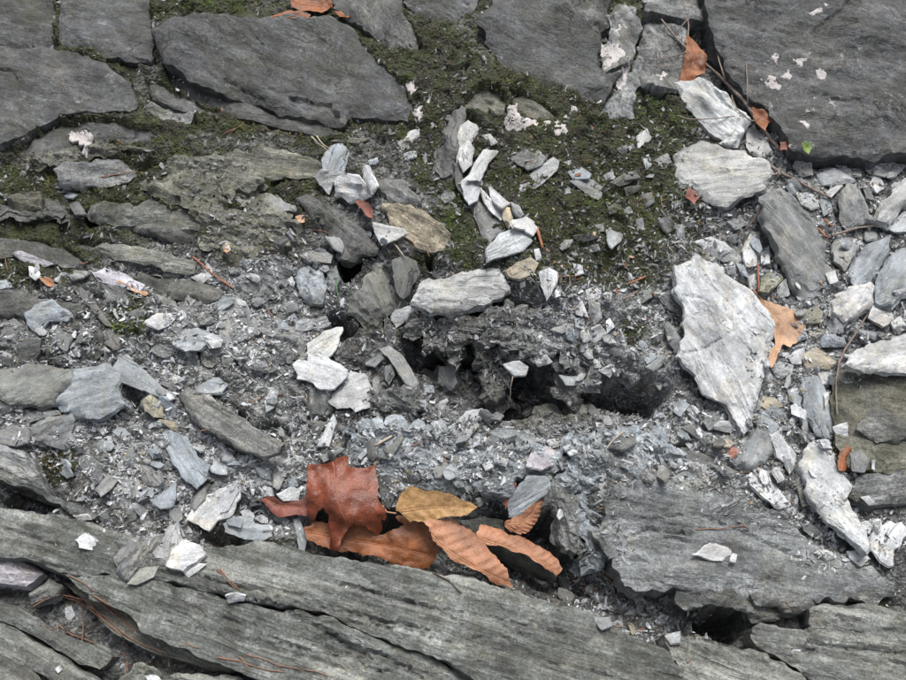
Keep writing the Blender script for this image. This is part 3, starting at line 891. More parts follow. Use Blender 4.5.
for lb, t, s, st, m_ in (('dark moss grown crust behind the knobbly slab', 'm', "F:135,175 170,160 215,158 250,165 262,182 235,196 190,198 150,194", 8, 'mossflake'),
        ('dark layered crust under the rounded dark slab', 'm', "F:-20,152 30,147 62,151 100,149 140,141 152,151 110,159 60,161 30,166 -20,170", 6, 'mossflake'),
        ('blackish layered crust in the mossy bank', 'd', "F:-20,190 30,189 60,195 86,205 60,214 20,212 -20,210", 8, 'mossflake'),
        ('earthy crust of pebbly rock above the black hole', 'm', "F:200,190 240,198 275,210 300,228 290,250 250,262 215,250 200,225", 20, 'mossflake'),
        ('grey pebbly crust left of the crumbling lump', 'g', "F:240,262 268,252 284,268 280,296 262,304 240,294", 40, 'grey'),
        ('pale crumbling bank below the lance shaped slab', 'g', "F:150,303 200,298 255,308 298,325 306,355 270,370 215,358 165,345 142,325", 15, 'grey'),
        ('grey crumbling heap above the worn slab end', 'g', "F:60,425 110,412 150,425 180,450 185,485 150,505 110,510 85,490 70,460", 30, 'grey'),
        ('grey crumbling strip behind the small red leaf', 'g', "F:190,452 240,456 290,466 296,490 260,500 220,490 195,475", 15, 'grey'),
        ('dark crumbling band under the ochre stained slab', 'd', "F:-20,402 20,408 60,420 70,440 40,446 -20,436", 12, 'slab'),
        ('dark crumbly band between lance slab and rubble', 'd', "F:-20,326 30,322 60,330 95,332 110,352 60,356 20,350 -20,352", 8, 'slab')):
    crumble(lb, t, s, None, 13, streak=st, mat=m_, jag=2.6)
# --- the streaked ledge along the lower side
LST = 15
def splits(n, x0, x1, y_at, spread, seed):
    """narrow splits that run with the layering of the ledge"""
    r = random.Random(seed)
    out = []
    for _ in range(n):
        a = r.uniform(x0, x1); L = r.uniform(60, 190); y = y_at(a) + r.uniform(*spread)
        out.append(('F:' + ' '.join(f"{a + L * t:.1f},{y + L * t * r.uniform(0.2, 0.27):.1f}" for t in (0, 0.33, 0.66, 1)), r.uniform(1.1, 2.0), r.uniform(1.2, 3.0)))
    return out
L1 = slab('rock_ledge', 'long streaked green grey ledge below the dead leaves', 'o', "F:-70,497 0,506 50,516 95,524 125,534 150,548 200,547 225,546 260,541 300,550 340,554 380,563 420,570 460,575 500,588 540,598 580,610 610,622 640,640 672,652 690,690 700,760 560,740 490,690 450,665 410,648 370,633 330,615 300,608 255,603 220,595 170,581 110,575 60,572 32,558 -70,552", 16, 70, g=(0.0, -0.02), streak=LST, mat='ledge', rough=1.3, steps=1.5, wave=0.7, drop=0.003, jag=0.7, res=0.0028,
          cracks=[("30:150,240 300,270 420,308 480,320", 2.5, 3), ("30:480,320 600,340 700,350 850,365", 3.5, 5), ("31:470,225 600,330 700,380 830,420 906,470", 2.2, 2.2), ("32:130,520 220,515 330,575", 2.2, 2.5), ("30:420,160 520,240 700,300", 2.5, 2.5), ("32:200,460 420,560 600,600 800,650", 2, 2), ("30:0,110 150,150 330,230", 2.4, 2.4), ("30:560,420 700,470 906,560", 2, 2.5)] + splits(16, -20, 560, lambda x: 518 + 0.2 * x, (-4, 36), 3))
slab('rock_ledge', 'lower layer of the ledge split by narrow cracks', 'o', "F:64,574 110,577 170,583 220,597 255,605 300,610 330,617 370,635 410,650 450,667 500,700 440,760 330,730 300,694 250,676 200,657 150,634 120,612 90,597", 13, 60, g=(0, 0.02), streak=LST + 3, mat='ledge', rough=1.4, steps=1.6, wave=0.7, drop=0.003, jag=0.7,
     cracks=[("31:120,370 250,430 400,500 500,570 560,600", 3.5, 5), ("31:400,505 520,560 640,600 760,670", 3, 5), ("31:0,440 150,500 300,560", 2, 2.5)] + splits(9, 80, 330, lambda x: 575 + 0.24 * (x - 80), (4, 34), 5))
slab('rock_ledge', 'dark layered step with rusty needles on it', 'o', "30:-80,330 0,395 60,402 140,442 200,492 300,532 425,592 380,642 300,622 170,542 100,502 -80,420", -12, 50, g=(0, 0.05), streak=28, mat='ledge', rough=1.4, steps=2, res=0.0026)
slab('rock_ledge', 'narrow grey layer below the needle step', 'o', "30:-80,440 0,452 100,512 180,562 300,642 425,702 400,800 250,760 150,652 -80,560", -10, 50, g=(0, 0.05), streak=30, mat='ledge', rough=1.4, steps=2, res=0.0026)
slab('rock_ledge', 'grey corner layer under the narrow one', 'o', "30:-80,575 0,572 100,642 150,702 200,800 -80,800", -6, 50, streak=30, mat='ledge', rough=1.4, steps=2, res=0.0028)
slab('rock_ledge', 'cracked layer running out below the ledge', 'e', "30:430,690 500,618 620,648 700,638 906,672 1100,760 1000,830 440,830", -2, 50, streak=18, mat='ledge', rough=1.4, steps=2.2, res=0.0028, cracks=[("30:560,660 700,690 906,740", 3, 4)])
slab('rock_ledge', 'dark ragged layer between ledge and needle step', 'm', "30:225,300 320,330 480,420 640,515 760,560 906,640 860,650 700,610 560,570 420,500 330,400", -4, 50, streak=26, mat='ledge', rough=1.4, steps=2.2, res=0.0028)
slab('rock_ledge', 'worn end of a slab under the crumbled bank', 'g', "F:-70,438 0,443 16,449 32,457 40,478 48,494 64,502 80,510 95,516 74,516 48,502 24,487 0,481 -70,474", -8, 40, g=(0.1, 0.15), streak=22, mat='ledge', rough=2.4, res=0.0024)
slab('rock_block', 'lumpy pale block in the dark gap of the ledge', 'v', "30:-60,215 0,222 80,232 152,272 90,322 20,312 -60,300", 2, 40, streak=10, mat='flake', res=0.0024)
slab('rock_block', 'grey wedge beside the bundle of rusty needles', 'd', "30:100,352 180,292 232,322 200,362 110,392", 1, 40, streak=-30, mat='ledge', res=0.0024)
B1 = slab('boulder', 'broad streaked grey boulder above the dark cave', 'g', "F:603,505 620,487 655,477 690,480 740,496 780,511 810,540 850,561 885,578 900,596 860,601 800,601 765,596 735,601 700,593 655,594 625,586 605,560 597,530", 2, 70, g=(0.02, 0.08), streak=8, mat='grey', rough=1.8, steps=2.0, wave=2.2, drop=0.003, jag=2, res=0.0028,
          cracks=[("F:640,520 700,515 760,540 800,560", 2.5, 2.5), ("F:625,540 650,530 690,535", 2.5, 3), ("33:0,135 60,150 110,160", 3, 3), ("33:330,20 450,70 530,100", 2.5, 3)])
slab('boulder', 'mossy grey rock mass right of the cave', 'o', "33:560,405 600,382 700,382 800,390 900,412 1040,420 1040,830 640,830 600,720 540,640 400,570 370,540 330,500 340,470 430,450 560,470", 6, 70, streak=8, mat='ledge', rough=3, steps=2, g=(0, 0.06), cracks=[("33:550,530 700,550 906,570", 2.5, 3), ("33:550,480 560,520 540,560", 2.5, 3)])
slab('rock_block', 'dark rock roofing the cave below the boulder', 'd', "33:60,330 150,310 250,320 330,350 380,395 450,400 470,420 430,445 340,460 320,420 260,395 180,388 100,410 60,380", -4, 40, g=(0, 0.3), streak=6, mat='slab', rough=3, res=0.0024)
slab('rock_block', 'crumbly lump plugging the crack of the boulder', 'g', "33:330,350 400,330 470,350 560,350 580,380 530,412 470,410 440,385 360,390", 6, 30, streak=5, mat='mossflake', rough=3, res=0.002)
slab('flat_rock', 'light streaked slab leaning on the cave floor', 'e', "33:18,488 60,484 200,520 380,560 520,640 620,720 560,830 100,830 60,590", 12, 55, streak=20, mat='ledge', rough=2, res=0.0028)
slab('flat_rock', 'pale tongue of rock in front of the mossy mass', 'p', "33:365,540 430,520 530,545 520,580 470,585", 4, 25, streak=5, mat='flake', res=0.0022)
slab('flat_rock', 'dark mossy slab beside the forked twig', 'm', "F:838,372 870,366 960,372 960,480 890,470 850,466 838,440 832,400", 14, 35, streak=15, mat='mossflake', rough=2, cracks=[("23:690,140 800,150 906,190", 3, 3)])
slab('flat_rock', 'low grey slab bedded in the mossy slab', 'd', "23:722,330 750,262 820,242 906,300 1000,305 1000,350 906,362 800,370", 21, 25, streak=10, mat='slab', res=0.0024)
slab('flat_rock', 'layered grey slab below the mossy slab', 'g', "23:700,572 740,502 906,462 1040,455 1040,570 860,602 780,612 740,592", 12, 35, streak=-12, mat='ledge', res=0.0024, rough=2)
slab('rock_block', 'dark slate layer behind the pleated leaf', 'k', "32:60,70 140,60 240,75 255,130 330,200 440,260 430,300 300,240 180,190 140,140", -36, 30, streak=25, mat='slab', res=0.0024)

# ------------------------------------------------------------------ loose flakes and stones, lowest first
# clump of stuck flakes by the big dark slab
flake('blue grey shard standing at the top of the stuck flakes', 'b', 9, "01:380,600 420,550 460,530 490,580 470,640 440,690 390,690", lift=3)
flake('narrow grey shard wedged among the stuck flakes', 'b', 8, "01:470,620 500,598 522,640 532,690 475,690", lift=5)
flake('thin pale shard at the edge of the stuck flakes', 'p', 8, "01:530,610 552,610 577,660 590,700 545,690", lift=5)
flake('rounded flake at the side of the stuck flakes', 'p', 8, "11:355,20 380,0 440,0 470,10 430,42 410,92 380,62", lift=3)
flake('broad white flake in front of the stuck flakes', 'w', 9, "11:438,32 480,14 522,20 542,50 562,80 572,102 490,125 460,97 430,92", lift=8)
flake('thin white shard beside the broad stuck flake', 'w', 7, "11:555,10 580,30 592,60 570,92 550,60", lift=8)
flake('triangular pale flake with a straw across its tip', 'p', 6, "11:574,195 640,210 690,219 702,240 670,260 640,275 610,283 585,240", lift=3)
flake('grey shard above the black hole', 'g', 7, "11:395,250 430,250 472,270 466,312 440,300")
flake('dark spade shaped flake leaning into the hollow', 'd', 8, "11:650,340 700,325 740,345 756,390 720,432 716,470 690,483 670,460 655,400", g=(0, 0.35), lift=12)
flake('pale chip between block and bridging slab', 'w', 7, "11:640,550 660,525 720,510 746,540 700,570 660,596", lift=4)
# column of flakes on the mossy shelf
flake('long dark flake at the back of the flake column', 'd', 9, "12:50,-30 78,-30 88,60 132,142 120,152 90,102 60,62", lift=2)
flake('pale upright flake topping the flake column', 'p', 8, "02:55,560 80,470 110,450 140,470 150,500 120,540 100,580 80,640")
flake('white oval flake in the flake column', 'w', 8, "12:78,50 110,14 150,8 162,50 142,112 110,132 90,110", lift=3)
flake('silver flake above the oval one in the column', 'w', 7, "02:70,600 110,530 132,560 122,620 90,650", lift=5)
flake('slanting flake shoulder of the column', 'p', 7, "02:130,610 165,560 215,565 180,610 150,680 100,680", lift=4)
flake('dark leaning slab under the flake column', 'g', 10, "12:130,98 180,140 252,216 220,242 180,282 150,232 128,170")
flake('thin silver flake edge-on in the column', 'w', 6, "12:155,65 190,100 236,150 232,186 200,162 165,112", lift=5)
flake('long white flake near the column twig', 'w', 6, "12:180,50 215,80 267,120 232,140 200,112", lift=5)
flake('small buff flake in the column', 't', 6, "12:235,130 265,140 277,190 260,222 240,182", lift=3)
flake('small rounded flake beside the buff one', 'p', 6, "12:265,120 300,140 312,170 290,190 270,162", lift=4)
flake('white flake touching the red brown stalk', 'w', 7, "12:275,190 330,170 360,188 372,215 350,246 320,226 280,216", lift=4)
flake('pale streaked flake at the foot of the column', 'p', 9, "12:174,292 230,240 280,218 330,234 352,265 312,302 250,320 180,346", lift=5)
flake('buff stone touching the bridging slab', 't', 9, "12:250,377 290,346 340,325 372,350 352,387 300,410 260,402", lift=2)
flake('white shield shaped flake below the stalk', 'w', 7, "12:373,385 410,366 442,380 442,420 402,497 386,450", lift=4)
flake('white chip beside the red brown stalk', 'w', 5, "12:355,300 375,295 385,335 365,340", lift=3)
# stones in the mossy shelf
flake('light grey boat shaped flake on the moss', 'p', 7, "F:515,188 527,178 541,165 553,156 560,160 557,170 548,178 535,188 522,191")
flake('dark rounded flake above the boat shaped one', 'g', 8, "02:263,590 300,565 370,558 402,590 380,620 330,636 290,616", mat='mossflake')
flake('grey flake with straight edge on the moss', 'b', 7, "02:463,632 520,620 572,650 560,672 500,672")
flake('long wedge of grey stone beside the boat shaped flake', 'g', 7, "12:488,40 560,30 620,65 652,100 600,115 540,80")
flake('flat green grey stone sunk in the moss', 'e', 6, "12:645,46 700,15 757,15 720,50 680,62", mat='mossflake')
for t, s in (('e', "12:693,65 760,60 750,80 705,100"), ('p', "12:620,20 640,6 662,25 645,42 625,36"), ('g', "12:628,210 665,194 692,240 682,270 650,292 634,260"), ('d', "12:624,120 680,114 686,150 640,166"),
             ('g', "12:440,290 465,265 502,260 490,286 460,302"), ('d', "12:500,250 560,240 597,255 540,272"), ('g', "12:740,185 765,180 772,225 745,242"), ('o', "12:735,490 760,450 795,450 802,480 760,502"),
             ('g', "12:685,135 715,125 725,160 695,170"), ('d', "12:585,205 615,200 620,230 590,235"), ('g', "12:555,280 590,275 600,300 565,305"), ('d', "12:820,180 870,170 900,210 860,235"),
             ('d', "12:760,90 800,80 810,120 780,140"), ('p', "02:155,510 185,505 215,535 190,545"), ('d', "02:665,560 730,535 745,570 690,580"), ('p', "02:745,510 790,480 800,520 770,545 745,560"),
             ('g', "02:810,605 860,575 875,610 840,630"), ('p', "02:770,590 790,580 800,620 780,640"), ('g', "02:620,655 650,645 655,675 625,678"), ('d', "02:690,650 740,640 760,670 700,680"),
             ('b', "01:690,580 740,560 745,590 700,605"), ('p', "01:720,492 755,485 755,515 690,568 672,540"), ('g', "12:490,55 470,70 470,90 495,85"), ('m', "01:415,530 480,515 580,520 520,540"), ('g', "11:830,100 870,50 890,95 850,125"),
             ('d', "11:815,130 906,140 906,160 830,150"), ('b', "01:565,600 600,590 600,615 570,618")):
    flake(None, t, random.uniform(4.5, 7), s, mat='mossflake' if t in 'emd' else 'flake')
# left bank
flake('rose tinted flake on the dark layered slab', 'v', 5, "10:45,312 75,305 125,322 204,355 170,366 80,342")
flake('white tooth shaped chip below the rose tinted flake', 'w', 5, "10:106,360 135,363 153,400 132,416 112,397", lift=2)
flake('blue white blocky flake in the bank', 'b', 10, "10:88,540 130,510 192,490 217,515 272,550 250,572 182,570 150,612 120,606 100,582", lift=2)
flake('slanting dark splinter in the bank', 'd', 6, "10:268,440 300,430 342,480 382,530 422,592 390,582 330,512")
flake('pale square chip at the mossy patch', 'w', 7, "10:550,570 590,540 642,540 662,560 632,590 602,602", lift=2)
flake('blue grey crusted stone beside the pale square chip', 'b', 9, "10:650,650 690,610 740,595 792,610 802,640 760,672 700,682")
flake('white rounded chip on the crusted stone', 'w', 5, "10:768,630 800,616 842,640 832,670 790,674", lift=3)
for t, s in (('g', "10:250,392 280,374 332,380 310,402 270,412"), ('d', "10:280,650 310,600 350,588 362,620 330,657"), ('d', "10:390,610 420,588 462,620 472,662 430,677 395,652"), ('d', "10:60,682 90,640 140,630 152,672 120,702 70,702"),
             ('g', "10:745,560 780,530 822,545 800,577 755,582"), ('b', "10:790,510 840,475 882,490 860,512 820,537"), ('t', "10:838,290 858,268 872,300 855,317"), ('p', "10:718,405 760,388 802,400 760,432"),
             ('d', "10:480,535 520,520 570,525 560,550 500,555"), ('b', "10:0,420 30,410 45,440 0,450"), ('d', "10:200,600 250,580 280,620 250,680 200,650"), ('g', "10:0,580 50,560 100,600 60,620 0,630"),
             ('k', "10:470,660 500,625 515,680 490,700"), ('d', "10:380,430 440,440 500,500 450,490 400,500"), ('d', "10:240,100 290,110 325,165 280,165"), ('b', "10:210,88 240,70 290,90 270,105"),
             ('g', "11:0,480 60,468 112,520 162,600 110,632 50,652 0,642"), ('p', "11:60,480 95,490 100,510 70,505"), ('b', "11:200,560 250,575 260,600 215,598"), ('g', "11:340,560 400,550 420,590 370,610 340,590"),
             ('g', "11:300,320 380,290 430,320 420,350 330,345")):
    flake(None, t, random.uniform(5, 9), s)
flake('ochre stained slab in the left bank', 'o', 14, "20:-60,118 0,108 90,80 130,94 262,100 272,130 182,232 140,247 60,242 -60,205", streak=math.radians(25), lift=4, res=0.0024)
flake('thick ragged grey slab touching the ochre stained one', 'b', 14, "20:188,242 260,150 272,110 400,88 442,130 440,190 482,240 420,266 360,292 300,282 250,257", streak=math.radians(18), lift=2, res=0.0022)
flake('blue grey blade lying over the ragged slab', 'b', 8, "20:418,122 440,60 480,48 512,90 590,150 662,212 640,227 560,192 490,172 440,152", lift=5)
flake('grey block below the ochre stained slab', 'g', 12, "20:100,332 180,290 270,268 282,300 262,350 302,390 250,412 150,392 105,372", streak=math.radians(30))
flake('ochre oval chip standing in the rubble', 'y', 6, "20:538,232 570,203 612,240 622,297 580,292 545,267", lift=3)
flake('long green grey slab with a dark gap behind', 'g', 13, "F:176,393 185,385 207,393 222,404 233,411 260,430 284,442 277,452 260,455 240,449 220,437 200,426 188,416", mat='ledge', lift=4, res=0.0022)
flake('blue white ribbed flake in the rubble', 'b', 9, "20:608,330 640,338 702,360 742,430 787,470 782,520 740,562 700,532 650,472 630,422", lift=4)
flake('big blue white flake at the brink of the ledge', 'w', 10, "F:187,519 196,502 212,492 228,484 241,479 239,500 233,512 217,522 209,531 200,527", lift=4)
flake('blue grey flake edging the rubble near the big white one', 'b', 8, "20:580,600 640,560 662,538 664,600 640,642 600,632", lift=3)
flake('grey rounded flake behind the small red leaf', 'b', 9, "31:13,92 50,60 110,58 130,90 190,88 202,130 150,156 90,152 20,117", lift=3)
for t, s in (('b', "20:500,592 560,560 622,540 600,572 520,612"), ('g', "20:-20,340 60,318 107,340 102,390 60,402 -20,380"), ('g', "20:-30,240 0,238 62,260 0,292 -30,290"), ('d', "20:288,442 340,428 382,470 392,532 360,547 310,502"),
             ('d', "20:60,30 90,-5 152,0 152,50 120,87 70,82"), ('d', "20:190,72 240,56 302,80 240,107"), ('d', "20:0,60 50,70 60,95 0,100"), ('g', "20:100,270 190,258 240,270 180,290 110,310"), ('t', "20:600,300 660,310 700,355 650,340"),
             ('p', "20:630,135 660,130 690,150 660,165"), ('w', "20:615,205 632,198 658,220 640,228"), ('p', "20:370,335 390,325 405,345 385,358"), ('g', "20:360,560 420,490 470,450 480,480 420,560 380,590"),
             ('g', "20:710,620 740,560 780,545 770,600 730,640"), ('b', "20:820,440 850,425 906,470 860,470"), ('p', "20:810,180 845,175 840,195 815,195"), ('o', "20:835,60 870,35 885,70 860,110 840,95"),
             ('b', "20:670,150 710,130 720,150 690,165"), ('w', "20:780,0 830,0 835,25 800,30"), ('g', "20:640,630 690,650 685,690 640,680"), ('p', "20:480,640 515,630 515,690 490,690"), ('b', "20:560,310 620,300 640,320 590,330"),
             ('b', "21:170,230 190,178 222,190 202,252 174,272"), ('p', "21:85,652 100,633 132,650 125,684"), ('b', "21:250,510 290,518 292,552 260,557"), ('p', "21:200,500 240,468 262,500 220,562 200,542"),
             ('w', "21:0,582 60,538 72,570 30,642 0,652"), ('p', "21:98,580 142,622 110,632"), ('g', "31:200,110 230,93 242,140 210,152"), ('p', "31:80,40 110,30 132,60 120,82"), ('b', "21:0,400 40,420 60,460 10,450"),
             ('g', "21:60,430 120,440 140,470 80,470"), ('p', "21:270,430 320,440 310,460 280,450"), ('b', "21:10,460 60,480 50,520 0,510"), ('b', "30:850,60 880,55 915,75 905,100 860,95"), ('g', "30:640,60 680,20 690,70 665,95"),
             ('p', "30:370,60 400,40 410,80 385,85"), ('g', "30:480,40 515,25 515,70 490,85"), ('b', "30:570,-5 655,-5 655,20 610,30"), ('p', "21:150,560 195,560 200,590 160,590"), ('b', "21:140,480 190,490 200,530 160,520")):
    flake(None, t, random.uniform(4.5, 8), s)
# white flakes over the hollow
flake('pale flake above the white notched flake', 'p', 8, "F:306,343 321,334 337,326 343,326 339,337 334,350 328,358 318,353 306,352", lift=4)
flake('torn grey flake with pale rim beside the white notched flake', 'p', 9, "21:418,202 470,160 490,108 562,130 582,200 552,230 567,252 510,272 490,252 440,257 413,227", lift=6)
flake('white notched flake lying over the ribbed block', 'w', 10, "21:268,92 300,73 330,80 330,50 370,43 420,80 482,105 482,125 430,182 380,182 340,152 290,142", lift=7)
flake('dark leaf shaped flake sticking out of the hollow', 'g', 7, "21:598,32 640,18 690,60 722,110 747,160 742,187 700,162 660,102 630,62", lift=6)
for t, s in (('g', "21:540,92 600,50 617,65 580,97"), ('g', "21:625,100 650,88 662,130 640,172 625,152"), ('g', "21:600,130 612,180 585,217 578,150"), ('d', "21:330,307 400,312 370,372 335,352"), ('p', "21:398,332 430,278 442,310 412,402 368,397"),
             ('g', "21:378,442 440,398 472,410 430,437 390,462"), ('b', "21:520,442 560,398 572,410 530,452"), ('o', "21:600,442 680,358 692,370 640,452"), ('p', "21:800,310 825,303 832,350 815,377 800,352"), ('b', "21:825,290 862,300 852,332 825,327"),
             ('g', "21:830,152 860,88 892,100 887,180 850,197"), ('b', "21:770,165 805,170 810,195 775,195"), ('d', "21:598,500 640,508 662,580 640,642 610,622"), ('p', "22:68,302 100,268 162,260 172,285 120,322 85,322"), ('g', "22:58,387 80,348 140,308 147,325 100,377"),
             ('p', "22:400,375 450,373 467,395 420,407"), ('p', "22:445,450 480,438 487,470 460,487"), ('g', "22:-5,240 35,248 32,280 -5,292"), ('p', "22:240,90 300,78 332,100 320,132 285,137"), ('p', "22:350,70 400,58 422,85 370,100"),
             ('w', "22:598,120 650,93 667,110 640,142"), ('p', "22:608,155 650,128 687,140 650,182 620,182"), ('p', "22:778,180 820,163 857,200 820,212"), ('g', "22:778,102 840,53 867,75 810,117"), ('b', "22:768,60 800,43 817,65 785,92"),
             ('g', "22:140,602 215,568 222,590 150,632"), ('p', "22:580,290 652,298 642,327 590,327"), ('d', "22:640,402 680,348 732,343 742,385 680,412"), ('g', "22:-5,100 50,108 62,160 40,192 -5,172"), ('b', "22:450,132 540,138 552,165 480,172"),
             ('p', "22:460,400 500,388 522,420 490,432"), ('w', "22:200,290 220,283 232,300 210,314"), ('g', "22:268,340 300,338 317,375 290,367"), ('p', "22:150,460 185,450 200,480 170,490"), ('p', "22:205,440 260,450 250,480 200,470"),
             ('w', "12:508,480 525,478 557,556 540,552 520,522"), ('w', "12:550,450 590,438 622,450 600,492 560,492"), ('p', "12:560,480 600,508 607,560 580,592 565,542"), ('w', "12:570,600 605,583 627,620 580,662 568,642"),
             ('w', "12:625,570 640,558 662,590 630,617"), ('p', "12:625,460 650,463 642,497 620,492"), ('w', "12:500,350 540,358 542,390 510,397"), ('p', "12:420,600 480,583 502,600 460,617"), ('g', "12:840,580 870,578 892,630 860,642"),
             ('p', "12:300,430 320,410 322,440 305,450"), ('p', "12:510,560 550,555 545,600 515,590"), ('w', "12:440,450 455,450 455,475 440,480"), ('p', "12:535,610 565,600 570,640 545,650"), ('p', "12:820,470 880,458 912,480 912,552 860,522")):
    flake(None, t, random.uniform(4, 7), s, lift=1)
flake('lilac grey flat flake on the crumbled mound', 'v', 6, "22:328,472 350,418 410,398 447,420 442,467 390,487", lift=2)
# scree on the right
flake('blocky grey stone beneath the pointed flake tip', 'g', 13, "23:298,452 320,380 360,318 417,360 412,410 380,452 350,477", mat='flake')
flake('dark layered strip by the red pebble', 'd', 9, "23:78,322 110,308 200,358 242,412 200,402", mat='flake')
flake('dark layered sliver above the grey boulder', 'd', 9, "23:18,402 100,388 200,438 292,480 240,492 120,442")
flake('grey upright slab between twig and mossy slab', 'b', 10, "23:523,140 580,128 612,180 642,280 632,362 580,352 545,292 525,202", lift=2)
flake('brownish slab under the white wedge', 't', 9, "23:518,52 580,28 652,80 622,107 540,112")
flake('thin green sliver beside the long sharp slab', 'e', 8, "23:503,472 520,418 542,500 562,600 530,612 508,542")
flake('blue grey slab in the pile beside the long slab', 'b', 12, "13:688,402 730,320 760,268 852,238 847,290 802,390 780,417 720,417", lift=2)
flake('fan shaped grey slab at the edge of the pile', 'b', 12, "13:788,422 810,370 850,308 906,288 980,300 970,430 900,442 860,492 800,482", lift=4)
flake('rounded grey stone leaning on the pile', 'g', 12, "13:655,182 663,80 690,43 727,45 752,110 782,182 740,202 690,222", lift=2)
flake('darker foot of the rounded stone pile', 'g', 11, "13:638,250 700,228 752,260 717,312 685,367 648,327", lift=2)
flake('long grey green slab with a shiny middle', 'g', 17, "13:383,95 430,68 480,88 532,138 582,200 612,260 622,330 642,420 642,472 580,482 520,490 498,440 468,380 438,290 398,200", lift=4, streak=math.radians(-58))
flake('large pale slab tilted at the boulder foot', 'p', 14, "13:798,182 830,108 906,28 980,-10 1020,60 906,132 850,192", lift=6)
flake('pale slab under the large tilted one', 'p', 10, "13:838,212 906,138 1000,108 990,200 870,232", lift=2)
flake('grey speckled flake beside the pointed flake', 'p', 9, "13:128,262 190,243 240,268 302,320 292,342 220,332 158,292")
flake('oval pale flake between two slabs', 'p', 9, "13:303,292 330,233 367,223 372,270 352,342 320,352", lift=2)
flake('large buff stone with a flat weathered face', 'q', 13, "F:671,158 672,152 684,144 701,140 722,144 750,152 769,160 773,168 771,173 766,186 750,193 733,203 718,207 706,197 690,186 672,178", lift=2, streak=math.radians(5))
flake('ochre stone shard under the tan leaf', 'y', 9, "13:488,532 580,488 602,520 592,562 540,562", lift=1)
flake('grey mossy lump between the slabs', 'y', 8, "13:368,442 380,368 442,368 452,400 400,452", mat='mossflake')
flake('white wedge below the tan leaf', 'w', 6, "23:473,62 527,16 522,87 490,87", lift=2)
flake('long sharp slab pointing at the white flake', 'p', 14, "F:804,462 812,442 826,440 836,459 847,481 850,492 845,500 855,512 862,520 869,541 869,554 861,549 847,535 831,519 818,505 808,492", lift=3, streak=math.radians(-55))
flake('snow white ragged flake at the sharp slab tip', 'w', 6, "33:770,140 790,120 795,80 815,78 820,95 850,75 890,85 905,115 880,165 860,175 855,240 820,220 780,190", lift=3, jag=2, g=(0.03, 0.12), steps=0.5, wave=0.5)
flake('white pebble beside the ragged white flake', 'w', 8, "33:745,85 770,80 788,100 775,128 750,120", lift=2)
flake('white cleft flake standing in the scree', 'w', 7, "23:413,352 440,328 467,380 502,420 497,470 480,492 460,452 430,432", lift=3)
flake('broad pale flake above the grey boulder', 'p', 9, "23:318,492 370,473 452,560 482,602 440,617 370,572 333,532", lift=2)
flake('white angular stone on the slab pile', 'w', 12, "13:638,522 660,450 700,418 782,413 792,490 740,522 690,552", lift=4)
flake('white chip touching the angular white stone', 'w', 9, "13:768,542 790,488 852,520 862,547 820,572", lift=2)
flake('big pale slab at the edge of the mossy slab', 'p', 14, "F:849,362 858,350 875,343 906,331 960,326 960,370 895,373 870,370", lift=5)
flake('big pointed pale flake like a broad arrowhead', 'a', 12.5, "F:675,265 690,260 699,251 709,260 725,264 725,272 750,289 763,306 777,325 774,344 766,375 758,402 752,427 744,434 737,424 728,404 706,394 698,375 679,354 687,333 684,306 676,287", lift=2, streak=math.radians(-62),
      cracks=[("13:160,320 180,420 240,470 330,580 390,600", 2, 1.6), ("23:80,50 170,30 220,0", 2.5, 2.2), ("13:90,460 160,480 230,560", 2.2, 1.6)], res=0.002, steps=1.5, wave=1.4, jag=0.6)
